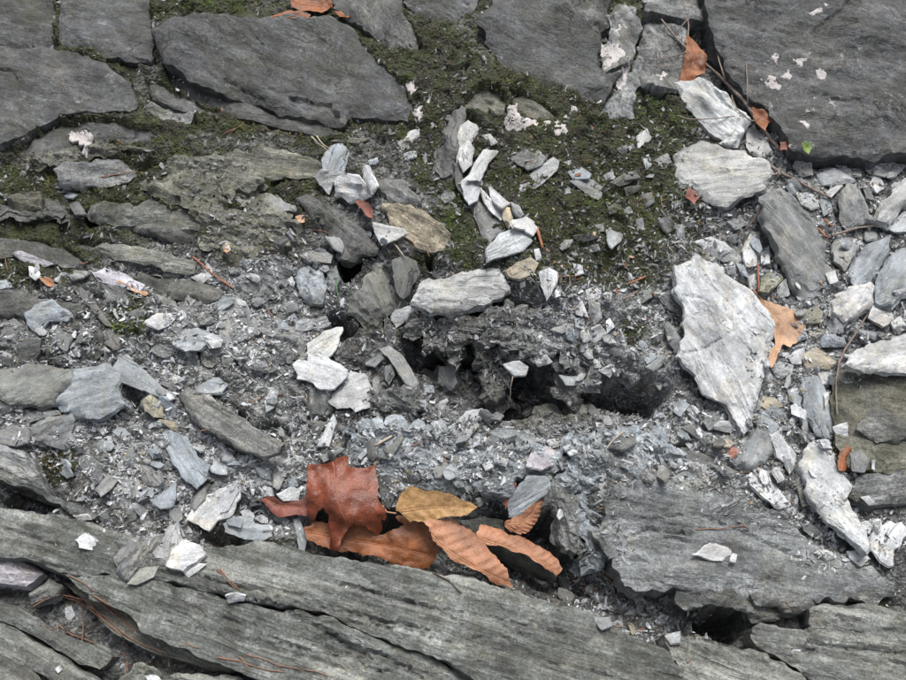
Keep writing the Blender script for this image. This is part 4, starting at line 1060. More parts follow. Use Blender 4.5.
for t, s in (('d', "13:-5,460 60,448 92,500 92,542 30,512"), ('g', "13:18,560 50,578 77,620 62,675 30,632"), ('p', "13:598,560 640,538 682,560 660,602 620,592"), ('p', "13:430,430 465,398 477,460 430,477"), ('b', "13:498,90 560,68 592,130 560,142 520,122"),
             ('p', "13:575,10 620,-10 700,-5 722,30 640,52 590,30"), ('w', "13:608,80 660,43 674,55 630,97"), ('w', "13:768,20 810,8 832,60 800,82 775,52"), ('g', "13:250,190 300,173 322,200 280,222"), ('g', "13:255,240 300,233 302,265 270,272"),
             ('p', "13:850,560 890,538 922,580 870,602"), ('w', "13:868,450 906,438 932,470 880,477"), ('b', "13:730,590 790,598 812,632 740,637"), ('d', "13:758,550 832,600 810,612 770,582"), ('b', "13:590,600 680,618 692,652 600,652"),
             ('g', "13:465,40 500,30 525,70 490,95"), ('b', "13:585,110 620,90 635,150 605,170"), ('p', "13:370,300 400,270 405,340 375,345"), ('w', "13:330,400 350,385 358,430 335,440"), ('p', "13:245,360 275,355 280,390 250,385"),
             ('w', "13:198,133 267,165 230,167"), ('g', "13:750,215 800,220 800,245 765,255"), ('p', "13:610,380 645,370 655,410 625,420"), ('d', "13:730,20 765,30 790,110 760,100"), ('b', "13:280,340 310,350 330,400 300,385"),
             ('g', "13:60,200 90,200 95,250 65,250"), ('p', "03:315,542 320,478 345,458 392,510 412,560 380,582 340,572"), ('p', "03:488,612 510,563 552,590 562,642 520,652"), ('w', "03:548,580 600,578 642,600 610,617 570,607"), ('p', "03:580,642 640,618 692,640 722,667 600,682"),
             ('g', "03:700,610 745,603 742,642 710,642"), ('p', "03:758,622 830,588 915,605 860,657 780,642"), ('p', "03:218,530 260,508 287,520 260,547"), ('w', "03:640,600 682,598 692,627"), ('p', "03:430,580 470,570 480,600 445,605"),
             ('b', "23:343,302 380,258 452,330 400,352"), ('b', "23:383,270 410,238 462,250 472,280 440,312"), ('p', "23:438,450 462,500 440,522 418,480"), ('w', "23:513,270 540,253 552,342 530,352"), ('p', "23:408,110 440,78 492,95 482,132 430,137"),
             ('p', "23:583,120 630,118 642,150 600,162"), ('w', "23:608,190 637,183 620,242"), ('b', "23:468,180 500,168 527,210 510,242 480,222"), ('t', "23:368,240 380,203 452,220 462,242 400,252"), ('g', "23:458,332 510,258 517,290 480,332"),
             ('w', "23:638,322 690,308 692,357 650,347"), ('g', "23:158,300 200,258 242,280 232,322 180,332"), ('b', "23:28,240 70,213 112,235 80,277"), ('g', "23:700,420 740,408 767,440 752,487 708,482"), ('d', "23:168,220 230,233 222,257 180,242"),
             ('w', "23:590,370 620,365 635,400 600,400"), ('g', "23:505,320 540,350 560,390 520,380"), ('p', "23:740,580 770,575 800,605 770,610"), ('w', "33:645,118 665,120 660,145 650,142"), ('p', "33:690,190 740,185 780,215 740,245 700,215"),
             ('w', "33:502,60 525,48 535,60 512,74"), ('b', "33:540,95 590,115 580,140 545,130"), ('p', "33:575,195 620,190 660,210 620,225"), ('p', "33:550,25 580,30 575,45 555,42"), ('p', "03:260,360 290,350 330,440 290,420"), ('b', "13:495,590 530,570 545,610 510,625"),
             ('w', "23:780,445 792,440 792,480 780,475"), ('p', "33:790,85 812,75 810,120 795,130")):
    flake(None, t, random.uniform(5, 9), s, lift=1)
flake('smooth red pebble in the scree', 'r', 9, "23:243,405 262,390 285,392 294,406 288,424 266,430 248,422", name='pebble', jag=0.3, drop=0.006, mat='flake', steps=0, lift=2)
flake('cream pebble beside the red pebble', 't', 6, "23:223,370 248,358 277,373 262,388 238,386", name='pebble', jag=0.5, lift=2)
# flakes lying on the lower ledge
flake('grey chip leaning on the white chip pair', 'p', 7, "30:578,192 640,98 672,88 692,150 640,222 590,217", lift=3)
flake('bright white chip fallen onto the ledge', 'w', 8, "30:628,242 650,188 690,153 752,168 772,200 740,232 690,267", lift=4)
flake('ragged white chip under the bright white one', 'w', 4, "30:690,270 740,238 782,240 750,268 710,292", lift=0)
flake('grey micaceous lump where rubble meets ledge', 'g', 12, "30:438,212 500,138 612,123 602,172 522,272 490,302 450,252", rough=3, steps=2)
flake('green grey chip below the micaceous lump', 'e', 6, "30:478,317 530,258 602,248 580,292 520,322", lift=1)
flake('silvery flaked patch on the streaked ledge', 'w', 4, "30:278,152 320,120 380,158 350,187 300,177", jag=2)
flake('slim white chip at the dark gap', 'w', 4, "30:273,62 330,56 347,75 300,80", lift=1)
flake('clean white chip near the narrow ledge crack', 'w', 5, "30:850,365 890,358 928,366 920,386 862,391", lift=1)
flake('white seed shaped chip by the needle bundle', 'w', 4, "30:243,412 265,403 282,440 262,462 245,442", lift=1)
flake('tiny white chip on the needle bundle', 'w', 4, "30:193,375 215,358 222,380 200,392", lift=1)
flake('grey pebble on the lowest layer', 'p', 4, "30:208,637 225,623 237,640 220,652", name='pebble', lift=1)
flake('white chip on the cracked lower layer', 'w', 4, "30:548,660 590,652 610,680 570,690", lift=1)
flake('grey finger shaped chip below the red leaf', 'b', 6, "31:278,75 300,68 327,150 322,192 300,192 288,130", lift=3)
flake('pale patch of broken flake on the grey boulder', 'w', 5, "33:118,205 180,150 230,165 265,185 268,205 230,225 180,215", jag=2)
flake('little white chip beside the boulder flake patch', 'w', 4, "33:258,225 268,195 285,200 280,230", lift=1)
flake('white seed husk shaped chip before the cave', 'w', 4, "32:698,432 720,415 762,415 740,432", lift=2)
flake('buff chip before the cave', 't', 5, "32:715,470 735,465 748,500 730,505", lift=2)
flake('dark blue grey flake standing among the dead leaves', 'b', 8, "22:258,622 290,558 330,508 400,518 432,550 390,592 300,672 258,672", g=(0.1, 0.45), lift=22)
flake('pale chip lying on the small red leaf', 'p', 5, "21:213,582 270,558 302,565 297,606 240,607", lift=10)
for t, s in (('b', "32:810,460 840,430 868,440 850,470 825,475"), ('p', "32:850,510 906,495 906,540 870,540"), ('g', "32:580,445 640,440 655,475 610,490"), ('b', "32:720,360 760,330 770,390 740,395"), ('g', "32:690,480 720,500 700,515 680,505"), ('p', "32:480,265 500,250 545,280 520,290"),
             ('w', "32:365,295 395,283 405,300 380,308"), ('w', "32:580,365 595,350 602,380 590,390"), ('p', "32:440,60 455,20 465,60 450,75")):
    flake(None, t, random.uniform(4, 6), s, lift=1)
crust(None, "02:250,480 258,415 290,403 302,440 362,460 362,490 300,492", label='forked white lichen crust on the mossy shelf')
crust(None, "02:388,472 410,450 482,470 477,505 440,508 395,492", label='oblong white lichen crust on the mossy shelf')
crust(None, "02:458,435 500,405 517,430 480,457", label='small round white lichen crust next to the oblong one')
crust(None, "01:728,420 760,405 777,440 762,462 740,450", label='pink white crust beside the large blocky slab')
crust(None, "01:775,345 805,365 792,412 778,395", label='upright pink white crust above the round one')
crust(None, "01:703,330 725,322 745,345 720,370", label='speckled pink white crust at the slab corner')
crust(None, "00:250,500 310,500 352,512 347,570 325,592 310,550 262,520", label='white crust on the thin slab under the rounded one')

# ------------------------------------------------------------------ more broken fragments packed in the rubble
def fragment(cx, cy, L, W, ang, tone, lift, gm=0.9):
    n = random.randint(5, 8)
    pts = []
    for i in range(n):
        a = 2 * math.pi * (i + random.uniform(-0.3, 0.3)) / n
        r = random.uniform(0.8, 1.1)
        u, v = math.cos(a) * r * L / 2, math.sin(a) * r * W / 2
        pts.append(f"{cx + u * math.cos(ang) - v * math.sin(ang):.1f},{cy + u * math.sin(ang) + v * math.cos(ang):.1f}")
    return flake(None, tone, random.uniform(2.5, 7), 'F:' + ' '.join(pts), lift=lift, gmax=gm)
for x0, y0, x1, y1, cnt, ang, tones, smin, smax in (
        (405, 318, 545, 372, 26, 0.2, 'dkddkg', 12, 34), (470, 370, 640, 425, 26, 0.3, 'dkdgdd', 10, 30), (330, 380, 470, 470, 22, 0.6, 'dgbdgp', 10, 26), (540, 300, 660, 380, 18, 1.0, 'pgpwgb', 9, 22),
        (0, 330, 300, 480, 46, 0.55, 'bgbgdp', 10, 34), (130, 440, 290, 530, 26, 0.7, 'bpbgwg', 10, 28), (400, 430, 640, 490, 30, -0.2, 'pgbgdp', 9, 24), (560, 480, 610, 600, 12, 1.2, 'gdgbd', 10, 24),
        (640, 380, 730, 480, 24, 0.5, 'pgbdgp', 10, 26), (740, 160, 906, 330, 24, 0.9, 'pgbwpg', 10, 26), (740, 350, 850, 540, 22, 1.0, 'pgbwgp', 10, 24), (180, 260, 340, 330, 16, 0.3, 'gbpgd', 9, 22), (300, 180, 420, 260, 10, 0.6, 'gdgb', 9, 20)):
    for _ in range(cnt):
        L = smin + (smax - smin) * random.random() ** 1.8
        fx, fy = random.uniform(x0, x1), random.uniform(y0, y1)
        w_ = hit((fx, fy))
        r_, k_ = gi(w_[:1], w_[1:2])
        if HM[r_[0], k_[0]] - HT[r_[0], k_[0]] > 0.007: continue
        fragment(fx, fy, L, L * random.uniform(0.35, 0.7), random.gauss(ang, 0.5), random.choice(tones), random.uniform(-1, 3))

# ------------------------------------------------------------------ moss map and the ground sheet
MOSS = """100,62,45,9,1 128,108,18,16,1 110,135,60,10,.9 170,128,40,14,.9 50,150,60,10,.7 180,185,90,16,1 250,185,60,15,1 290,178,30,20,.9 210,225,50,26,.7 258,248,36,28,.6 50,212,60,14,.8
20,230,40,14,.8 130,318,16,20,1 110,330,10,12,1 430,30,22,40,.9 440,90,30,40,.9 410,130,24,18,.8 500,95,50,25,.9 560,130,60,22,1 456,215,16,40,1 462,245,14,26,1 425,165,16,22,.9 540,180,60,26,.9 560,230,55,34,.8
620,195,50,40,.7 660,108,22,16,1 650,150,50,40,.8 610,268,55,24,.8 690,190,22,12,1 550,270,30,20,.8 632,332,14,9,1 405,335,10,8,.6 420,265,20,10,.7 845,435,26,30,.9 870,395,40,14,.7 860,605,50,10,.7 760,455,10,10,.3
55,468,15,13,1 66,460,9,12,1 160,525,10,8,.5 150,10,30,20,.7 215,5,40,15,1 200,60,10,30,.5 200,108,50,12,.7 320,140,40,10,.8 240,122,50,8,.8 700,480,10,6,.3 10,170,30,12,.7 600,125,40,18,.8 670,60,10,20,.5 300,250,20,14,.4 70,600,30,6,.6
30,545,40,8,.5 290,545,30,5,.5 395,255,16,8,.5 660,85,14,14,.7"""
MOSS += ' 150,190,170,50,.85 570,180,150,100,.8 440,90,60,80,.75 30,225,90,55,.85 90,130,110,26,.75 230,115,130,24,.75 600,110,100,40,.7 330,160,60,40,.5 260,240,70,40,.5'
moss = np.zeros_like(HT)
PXX, PYY = to_px(XX, YY, HT)
PXX = PXX + 8 * fbm(XX * 40, YY * 40, 3, 71); PYY = PYY + 8 * fbm(XX * 40 + 5, YY * 40, 3, 72)
for tok in MOSS.split():
    a, b, rx, ry, s = map(float, tok.split(','))
    moss = np.maximum(moss, s * np.exp(-0.5 * (((PXX - a) / rx) ** 2 + ((PYY - b) / ry) ** 2) ** 1.3))
moss = np.where((PXX < -20) | (PXX > 930) | (PYY < -20), 0.4 * (fbm(XX * 9, YY * 9, 3, 8) > 0), moss)
earth = sst(150, 125, PYY) * sst(705, 690, PXX) * 0.85
moss = np.maximum(moss, earth * (0.75 + 0.4 * fbm(XX * 30, YY * 30, 3, 78)))
cush = np.clip(moss * 1.2 + 0.8 * fbm(XX * 70, YY * 70, 3, 79) - 0.35, 0, 1)
HT += np.where(HM - HT < 0.003, 0.0035 * cush * (0.6 + 0.6 * fbm(XX * 160, YY * 160, 2, 77)), 0)
HM = np.maximum(HM, HT)
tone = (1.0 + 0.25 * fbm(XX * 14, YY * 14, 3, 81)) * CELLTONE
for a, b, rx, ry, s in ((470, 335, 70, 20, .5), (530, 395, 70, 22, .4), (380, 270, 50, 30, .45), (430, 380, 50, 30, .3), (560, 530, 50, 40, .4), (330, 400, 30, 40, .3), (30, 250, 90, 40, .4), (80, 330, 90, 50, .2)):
    tone *= 1 - s * np.exp(-0.5 * (((PXX - a) / rx) ** 2 + ((PYY - b) / ry) ** 2))      # shade of the hollows put into the ground tone; darker left bank
for a, b, rx, ry, s in ((600, 350, 60, 40, .5), (230, 330, 70, 40, .4), (200, 460, 90, 40, .35), (820, 250, 90, 120, .3), (640, 410, 60, 50, .5), (480, 455, 110, 22, .45), (700, 440, 60, 40, .4)):
    tone *= 1 + s * np.exp(-0.5 * (((PXX - a) / rx) ** 2 + ((PYY - b) / ry) ** 2))      # fresh pale crumble

def spread(c, far):
    s = np.cumsum(GS * 1.35 ** np.arange(1, 40))
    s = s[s < far]
    return np.concatenate([c[0] - s[::-1], c, c[-1] + s])
EX, EY = spread(GX, 30.0), spread(GY, 30.0)
nx, ny = len(EX), len(EY)
ox, oy = int(np.searchsorted(EX, GX[0] - 1e-9)), int(np.searchsorted(EY, GY[0] - 1e-9))
EXX, EYY = np.meshgrid(EX, EY)
cx_, cy_ = np.clip(EXX, GX[0], GX[-1]), np.clip(EYY, GY[0], GY[-1])
ii = gi(cx_, cy_)
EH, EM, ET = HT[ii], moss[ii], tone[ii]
far = np.hypot(EXX - cx_, EYY - cy_)
EH = EH * np.exp(-far / 0.25) + np.where(far > 0, 0.04 * fbm(EXX * 3, EYY * 3, 4, 91) * sst(0, 0.4, far) + 0.02 * fbm(EXX * 11, EYY * 11, 3, 92) * sst(0, 0.3, far), 0)
V = np.stack([EXX.ravel(), EYY.ravel(), EH.ravel()], 1)
i0 = (np.arange(ny - 1)[:, None] * nx + np.arange(nx - 1)[None]).ravel()
T = np.vstack([np.stack([i0, i0 + 1, i0 + nx + 1], 1), np.stack([i0, i0 + nx + 1, i0 + nx], 1)])
ground = big_mesh('ground', V, T, M['ground'], smooth=True)
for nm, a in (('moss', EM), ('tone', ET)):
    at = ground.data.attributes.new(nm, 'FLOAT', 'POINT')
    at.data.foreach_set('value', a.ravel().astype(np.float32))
tag(ground, kind='structure')

# ------------------------------------------------------------------ dead leaves
def leaf(label, outline, rib, mat, g=(0, 0), lift=4, camber=0.0, pleats=0, pleat=0.0, curl=0.0, wav=0.0015, stalk=None, name='dead_leaf', h=None, cat='leaf', pct=70, twist=0.0, stem_r=0.0007, wf=45, veins=1.0, fold=0.0):
    px = parse(outline)
    rb = parse(rib)
    if h is None:
        hs_ = [hit(p)[2] for p in list(px) + [px.mean(0)]]
        h = float(np.percentile(hs_, pct)) + lift / 1000
    else: h = h / 1000
    c = to_plane([px.mean(0)], h)[0]
    pl = (h, g[0], g[1], c[0], c[1])
    poly = to_plane(px, *pl)
    rw = to_plane(rb, *pl)
    n = np.array([-g[0], -g[1], 1.0]); n /= np.linalg.norm(n)
    ex = rw[-1] - rw[0]; Lr = np.linalg.norm(ex); ex /= Lr
    ey = np.cross(n, ex)
    def loc(w): return np.stack([(w - rw[0]) @ ex, (w - rw[0]) @ ey], 1)
    L2 = loc(poly)
    if (np.roll(L2[:, 0], -1) * L2[:, 1] - L2[:, 0] * np.roll(L2[:, 1], -1)).sum() > 0: L2 = L2[::-1]
    SEED[0] += 1
    s = SEED[0]
    R2 = loc(rw)
    bd = resample(L2, 0.0014, 0.0015, s)
    V2, T = triangulate(bd, 0.0015)
    W = max(np.abs(L2[:, 1]).max(), 1e-3)
    def zf(P):
        u, v = P[:, 0], P[:, 1]
        vr = np.interp(u, R2[:, 0], R2[:, 1])
        dv = v - vr
        z = -fold * np.sqrt(dv * dv + 1e-6) + camber * (dv / W) ** 2 + curl * ((u / Lr - 0.5) * 2) ** 2 + twist * dv * (u / Lr - 0.5)
        if pleats:
            ph = 0.25 * vn(u * 60, v * 60, s) + (u / Lr - 0.75 * np.abs(dv) / Lr) * pleats
            tri = np.abs((ph % 1) - 0.5) * 2
            z = z + pleat * (tri - 0.5) * sst(0.0006, 0.004, np.abs(dv))
        z = z + wav * fbm(u * wf + s, v * wf, 3, s) + 0.0008 * fbm(u * 150, v * 150, 2, s)
        z = z - 0.0008 * np.exp(-(dv / 0.0012) ** 2)
        z = z + 0.0045 * (1 - sst(0, 0.007, segdist(bd, P))) * fbm(u * 40 + 3, v * 40, 2, s + 1)
        return z, dv
    z, dv = zf(V2)
    ph = (V2[:, 0] / Lr - 0.75 * np.abs(dv) / Lr) * max(pleats, 9)
    vein = np.maximum(np.exp(-(dv / 0.0011) ** 2), veins * 0.6 * sst(0.4, 0.5, np.abs((ph % 1) - 0.5)))
    base = empty(name, c)
    top = rw[0] + V2[:, :1] * ex + V2[:, 1:2] * ey + z[:, None] * n - c
    k = len(top)
    f = [tuple(t) for t in T] + [tuple(i + k for i in reversed(t)) for t in T] + [(a, a + k, b + k, b) for a, b in boundary(T)]
    bl = link_mesh('blade', np.vstack([top, top - n * 0.00022]), f, M[mat], base)
    bl.data.set_sharp_from_angle(angle=math.radians(50))
    at = bl.data.attributes.new('vein', 'FLOAT', 'POINT')
    at.data.foreach_set('value', np.concatenate([vein, vein]).astype(np.float32))
    uu = np.linspace(R2[0, 0], R2[-1, 0], 24)
    rp = np.stack([uu, np.interp(uu, R2[:, 0], R2[:, 1])], 1)
    zz, _ = zf(rp)
    ok = inside(bd, rp)
    rp, zz = rp[ok], zz[ok]
    if len(rp) > 3:
        pts = rw[0] + rp[:, :1] * ex + rp[:, 1:2] * ey + (zz[:, None] + 0.0002) * n - c
        tube('midrib', pts, np.linspace(stem_r, stem_r * 0.4, len(pts)), 'redtwig' if mat in ('oak', 'orange', 'oakdark') else 'tanrib', base)
    if stalk:
        sp = parse(stalk)
        pts = to_plane(sp, *pl) - c
        tube('stalk', np.array(pts), np.full(len(pts), 0.0008), 'redtwig' if mat in ('oak', 'orange', 'oakdark') else 'tanrib', base)
    return tag(base, label, cat)
M['tanrib'] = wood_material('leaf rib', (0.30, 0.15, 0.07), (0.45, 0.26, 0.14))
def tube(name, pts, rad, mat, parent=None, sides=6):
    pts = np.asarray(pts, float)
    n = len(pts)
    tg = np.gradient(pts, axis=0)
    tg /= np.maximum(np.linalg.norm(tg, axis=1), 1e-9)[:, None]
    a = np.cross(tg, (0, 0, 1.0)); l = np.linalg.norm(a, axis=1)
    a[l < 1e-3] = (1, 0, 0); a /= np.linalg.norm(a, axis=1)[:, None]
    b = np.cross(tg, a)
    V, F = [], []
    for i in range(n):
        for j in range(sides):
            t = 2 * math.pi * j / sides
            V.append(pts[i] + rad[i] * (math.cos(t) * a[i] + math.sin(t) * b[i]))
    for i in range(n - 1):
        for j in range(sides):
            k = (j + 1) % sides
            F.append((i * sides + j, i * sides + k, (i + 1) * sides + k, (i + 1) * sides + j))
    F.append(tuple(range(sides - 1, -1, -1))); F.append(tuple((n - 1) * sides + j for j in range(sides)))
    return link_mesh(name, V, F, M[mat], parent)

leaf('dark red crumpled leaf partly under rubble beside the oak leaf', "21:130,580 160,548 192,590 250,605 330,596 345,640 325,665 270,662 220,667 180,632 140,602", "21:135,585 230,630 325,630", 'oakdark', lift=5, camber=-0.003, wav=0.004, g=(0, 0.2), pct=60)
leaf('wide orange brown leaf under the oak leaf', "31:318,105 350,85 405,85 480,80 560,100 600,135 660,112 692,92 665,62 700,58 762,88 800,120 826,172 816,222 790,258 740,257 690,257 640,237 600,217 560,207 500,197 430,197 370,167 333,150", "31:330,120 480,150 640,175 812,215", 'orange', h=-30, g=(-0.05, 0.3), camber=-0.003, wav=0.004, twist=0.4)
leaf('dark brown folded leaf tip behind the blue grey flake', "22:238,612 258,560 287,538 282,592 250,642", "22:245,625 270,585 285,540", 'oakdark', h=-20, g=(0, 0.5), wav=0.003)
leaf('curled pleated beech leaf below the blue grey flake', "32:250,80 300,65 340,28 375,-25 388,5 372,60 342,112 310,137 270,127 248,102", "32:255,95 310,90 350,50 380,-10", 'beech', h=-20, g=(-0.3, 0.5), pleats=9, pleat=0.0016, camber=-0.006)
leaf('glossy red brown oak leaf with torn lobes', "21:330,475 360,478 400,470 425,452 470,443 482,480 512,484 570,488 586,530 592,600 617,640 612,690;31:604,75 582,158 562,118 530,95 500,92 470,120 445,175 428,202 405,197 408,130 408,60 390,30 368,45 350,80 325,100 322,40", "21:420,450 430,520 450,600 480,690;31:430,190", 'oak', h=-2, g=(0.1, 0.42), camber=-0.004, wav=0.014, curl=-0.006, stem_r=0.0008, wf=24, veins=0.3, fold=0.35)
leaf('ochre beech leaf with dark spots and a pale stalk', "F:395,511 400,493 411,486 427,490 445,493 463,500 477,508 470,513 455,517 440,519 425,522 410,521", "F:394,513 425,508 455,507 476,508", 'yellow', h=-4, g=(0.1, 0.3), pleats=7, pleat=0.0008, camber=0.002, curl=-0.003, stalk="31:612,620 630,650 660,648;31:612,-10 630,45 655,48" if False else "21:612,625 630,650 665,655")
leaf('folded pleated beech leaf with a pointed tip', "F:424,521 440,520 456,521 474,534 488,548 501,565 507,570 513,588 498,586 477,571 456,562 440,548 430,533", "F:426,528 440,546 470,565 512,586", 'beech', h=-12, g=(0.0, 0.35), pleats=9, pleat=0.0010, camber=-0.008, curl=-0.004)
leaf('long rolled brown leaf lying over dark slate', "32:140,125 158,90 200,98 260,128 330,148 400,188 450,228 470,260 440,280 400,257 340,217 290,197 250,182 180,172 146,150", "32:145,145 250,178 340,212 455,272", 'beech', h=-20, g=(0.0, 0.15), pleats=12, pleat=0.0012, camber=-0.009, curl=-0.003)
leaf('crumpled orange leaf wedged behind the blocky slab', "01:245,-30 410,-30 424,25 385,46 330,38 272,30", "01:250,0 330,15 420,20", 'orange', lift=9, wav=0.006, camber=-0.004, pct=60)
leaf('flat strip of orange leaf on the blocky slab edge', "01:188,57 270,38 342,52 332,66 260,76", "01:192,60 260,57 338,58", 'orange', lift=5, wav=0.003)
leaf('small orange leaf scrap at the blocky slab corner', "01:428,38 502,42 486,72 450,60", "01:430,42 460,52 490,58", 'orange', lift=3, wav=0.003)
leaf('orange brown oak leaf pierced by the twig', "03:98,125 140,160 172,210 167,270 132,282 132,312 90,317 68,290 88,240", "03:105,130 125,210 100,310", 'orange', lift=6, wav=0.005, g=(0, 0.3), camber=-0.005)
leaf('rust coloured leaf scrap by the twig bend', "03:333,393 372,405 418,435 402,452 392,482 350,442", "03:335,395 370,425 405,445", 'orange', lift=3, wav=0.002, g=(0, 0.2))
leaf('dull red leaf scrap under the little green leaf', "03:438,525 488,523 472,557 440,552", "03:440,540 460,540 485,530", 'oakdark', lift=3, wav=0.003)
leaf('little fresh green leaf at the boulder foot', "03:517,530 530,524 547,535 560,552 548,572 525,565", "03:520,528 540,548 550,570", 'green', lift=6, camber=0.002, name='green_leaf', wav=0.0006)
leaf('tan dry leaf trapped under the pointed flake', "13:365,472 440,500 512,530 533,570 522,602 500,625;23:510,0 480,30 452,20 440,50 430,82 408,102 405,40;13:420,640 415,560", "13:370,478 460,570;23:425,60", 'tan', lift=5, wav=0.004, camber=-0.003, stalk="13:338,435 360,460 385,490", pct=55)
leaf('orange curled leaf scrap against the mossy slab', "23:653,462 658,410 690,383 712,410 690,442 686,477 663,477", "23:665,470 675,430 695,395", 'orange', lift=4, camber=-0.005)
leaf('brown leaf scrap beside the large buff stone', "13:88,102 105,63 147,100 127,132", "13:95,110 120,100 140,105", 'oakdark', lift=2)
leaf('tan leaf scrap beside the white tooth shaped chip', "10:150,407 185,408 212,440 190,447 160,427", "10:152,412 180,425 208,442", 'beech', lift=3, cat='leaf')
leaf('curled pinkish strip of leaf on the plum fragment', "10:438,412 470,403 500,438 557,463 545,470 505,457 468,424 442,422", "10:445,415 490,435 550,466", 'tan', lift=3, camber=-0.003)
leaf('tiny peach coloured leaf scrap above the black hole', "11:283,175 327,163 317,197 290,192", "11:285,180 305,180 325,170", 'tan', lift=3)
leaf('shrivelled red brown leaf by the stuck flakes', "11:510,122 560,112 577,150 582,192 560,180 530,150", "11:515,125 550,150 578,188", 'oakdark', lift=4, camber=-0.006, wav=0.004)
leaf('ochre seed husk in the left bank', "11:18,272 33,268 38,300 26,314 10,296", "11:24,270 26,312", 'tan', lift=2, camber=-0.003)

# ------------------------------------------------------------------ twigs, needles, straws
def path(s, up, smooth=3):
    px = parse(s)
    seg = np.linalg.norm(np.diff(px, axis=0), axis=1)
    L = np.concatenate([[0], np.cumsum(seg)])
    k = max(4, int(L[-1] / 4))
    t = np.linspace(0, L[-1], k)
    q = np.stack([np.interp(t, L, px[:, 0]), np.interp(t, L, px[:, 1])], 1)
    if k > 6:
        for _ in range(2): q[1:-1] = (q[:-2] + 2 * q[1:-1] + q[2:]) / 4
    q[1:-1] += rng.uniform(-0.35, 0.35, (k - 2, 2))
    z = np.array([hit(p)[2] for p in q])
    m = z.copy()
    for i in range(k): m[i] = np.percentile(z[max(0, i - smooth):i + smooth + 1], 65)
    for _ in range(4): m[1:-1] = (m[:-2] + 2 * m[1:-1] + m[2:]) / 4
    return np.array([to_plane([p], zz + up / 1000)[0] for p, zz in zip(q, m)])
def stick(name, label, s, r0, r1, mat, up=1.0, group=None, cat='twig', branches=(), smooth=3):
    p = path(s, up, smooth)
    c = p[0].copy()
    n = len(p)
    rad = np.linspace(r0, r1, n) / 1000 * (1 + 0.12 * rng.uniform(-1, 1, n))
    if not branches:
        o = tube(name, p - c, rad, mat)
        o.location = c
        return tag(o, label, cat, group)
    e = empty(name, c)
    tube('stem', p - c, rad, mat, e)
    for b, a0, a1 in branches:
        q = path(b, up, 6)
        j = np.argmin(np.linalg.norm(p - q[-1], axis=1))
        q[-1] = p[j]
        tube('side_branch', q - c, np.linspace(a1, a0, len(q)) / 1000, mat, e)
    return tag(e, label, cat, group)
stick('dry_twig', 'long grey branching twig lying against the dark boulder', "03:5,70 60,140 100,180 200,260 260,320 310,370 360,450 400,505 442,552", 0.9, 2.4, 'twig', up=4, smooth=8,
      branches=[("03:90,10 106,80 103,172", 1.0, 0.7), ("03:-40,222 0,215 60,205 100,190", 0.8, 0.4), ("03:-60,240 0,246 60,240 145,228", 0.8, 0.4), ("03:208,175 216,220 235,282", 1.0, 0.7), ("03:318,232 322,300 322,375", 0.9, 0.6), ("03:264,350 280,400 345,455", 0.9, 0.6), ("03:60,-20 80,10 92,30 103,90", 0.7, 0.4)])
stick('dry_twig', 'thin twig crossing the pale green grey plate', "03:62,425 110,440 200,436 300,425", 0.8, 0.5, 'twig', up=2, smooth=6)
stick('dry_twig', 'pinkish twig lying over the large buff stone corner', "03:408,610 450,640;13:450,12 510,40 570,75 632,102", 2.0, 1.3, 'twig', up=3, smooth=8)
stick('dry_twig', 'short dark twig beside the long shiny slab', "13:378,112 352,180 310,220", 1.4, 0.9, 'twig', up=2)
stick('dry_twig', 'grey twig stub crossing the rounded stone pile', "13:633,242 720,215 780,205 838,198", 1.5, 1.2, 'twig', up=3, smooth=8)
stick('dry_twig', 'forked brown twig beside the mossy slab', "13:778,510 740,570 715,610 680,664;23:660,80 648,160 650,250 655,280", 1.1, 1.0, 'twig', up=2, smooth=6, branches=[("13:735,640 715,620 700,620", 0.8, 0.5)])
stick('dry_stalk', 'bright red brown stalk stub at the flake column', "12:366,216 376,255 387,296", 1.9, 1.7, 'redtwig', up=3)
stick('dry_stalk', 'red brown stick on the moss near the chip pile', "12:710,430 740,418 777,401", 1.2, 1.0, 'redtwig', up=1.5)
stick('dry_stalk', 'pale brown stick ending at the white chips', "12:690,490 720,473 745,458", 1.5, 1.0, 'twig', up=1.5)
stick('dry_stalk', 'orange stalk crossing the end of the lance shaped slab', "10:728,328 770,362 800,390 840,420 882,446", 1.0, 0.8, 'redtwig', up=2)
stick('dry_stalk', 'reddish stalk beside the tan leaf and oval flake', "13:358,345 365,400 362,450", 1.0, 0.8, 'redtwig', up=3)
stick('dry_stalk', 'red chip of stalk among the stone pile', "13:585,215 600,235 622,250", 1.4, 1.2, 'redtwig', up=2)
stick('dry_stalk', 'second red chip of stalk among the stone pile', "13:605,180 620,195 640,210", 1.3, 1.0, 'redtwig', up=2)
stick('root_fibre', 'dark root fibre curving from the orange leaf over the ledge', "31:740,258 800,275 850,295 880,320 908,352", 0.9, 0.6, 'darkroot', up=1)
stick('root_fibre', 'pale root hanging in the deep hollow', "22:275,138 268,170 265,215 258,240", 0.7, 0.5, 'straw', up=3)
stick('root_fibre', 'pale root crossing the crumbled mound', "22:692,345 655,375 632,405 625,415", 0.8, 0.6, 'straw', up=2)
stick('straw', 'pale straw at the tip of the triangular flake', "11:655,275 675,300 697,328", 0.9, 0.6, 'straw', up=3)
stick('straw', 'straw beside the stuck flakes top', "01:345,515 370,540 410,570", 0.9, 0.5, 'straw', up=5)
stick('straw', 'second straw beside the stuck flakes top', "01:365,512 385,545 415,560", 0.8, 0.5, 'straw', up=6)
stick('straw', 'dry yellow stick on the crumbled mound', "21:585,398 615,382 650,362", 1.4, 1.1, 'straw', up=1.5)
stick('grass_blade', 'short green grass blade in the black hole', "11:438,415 441,450 446,488", 0.9, 0.6, 'grass', up=8, cat='grass')
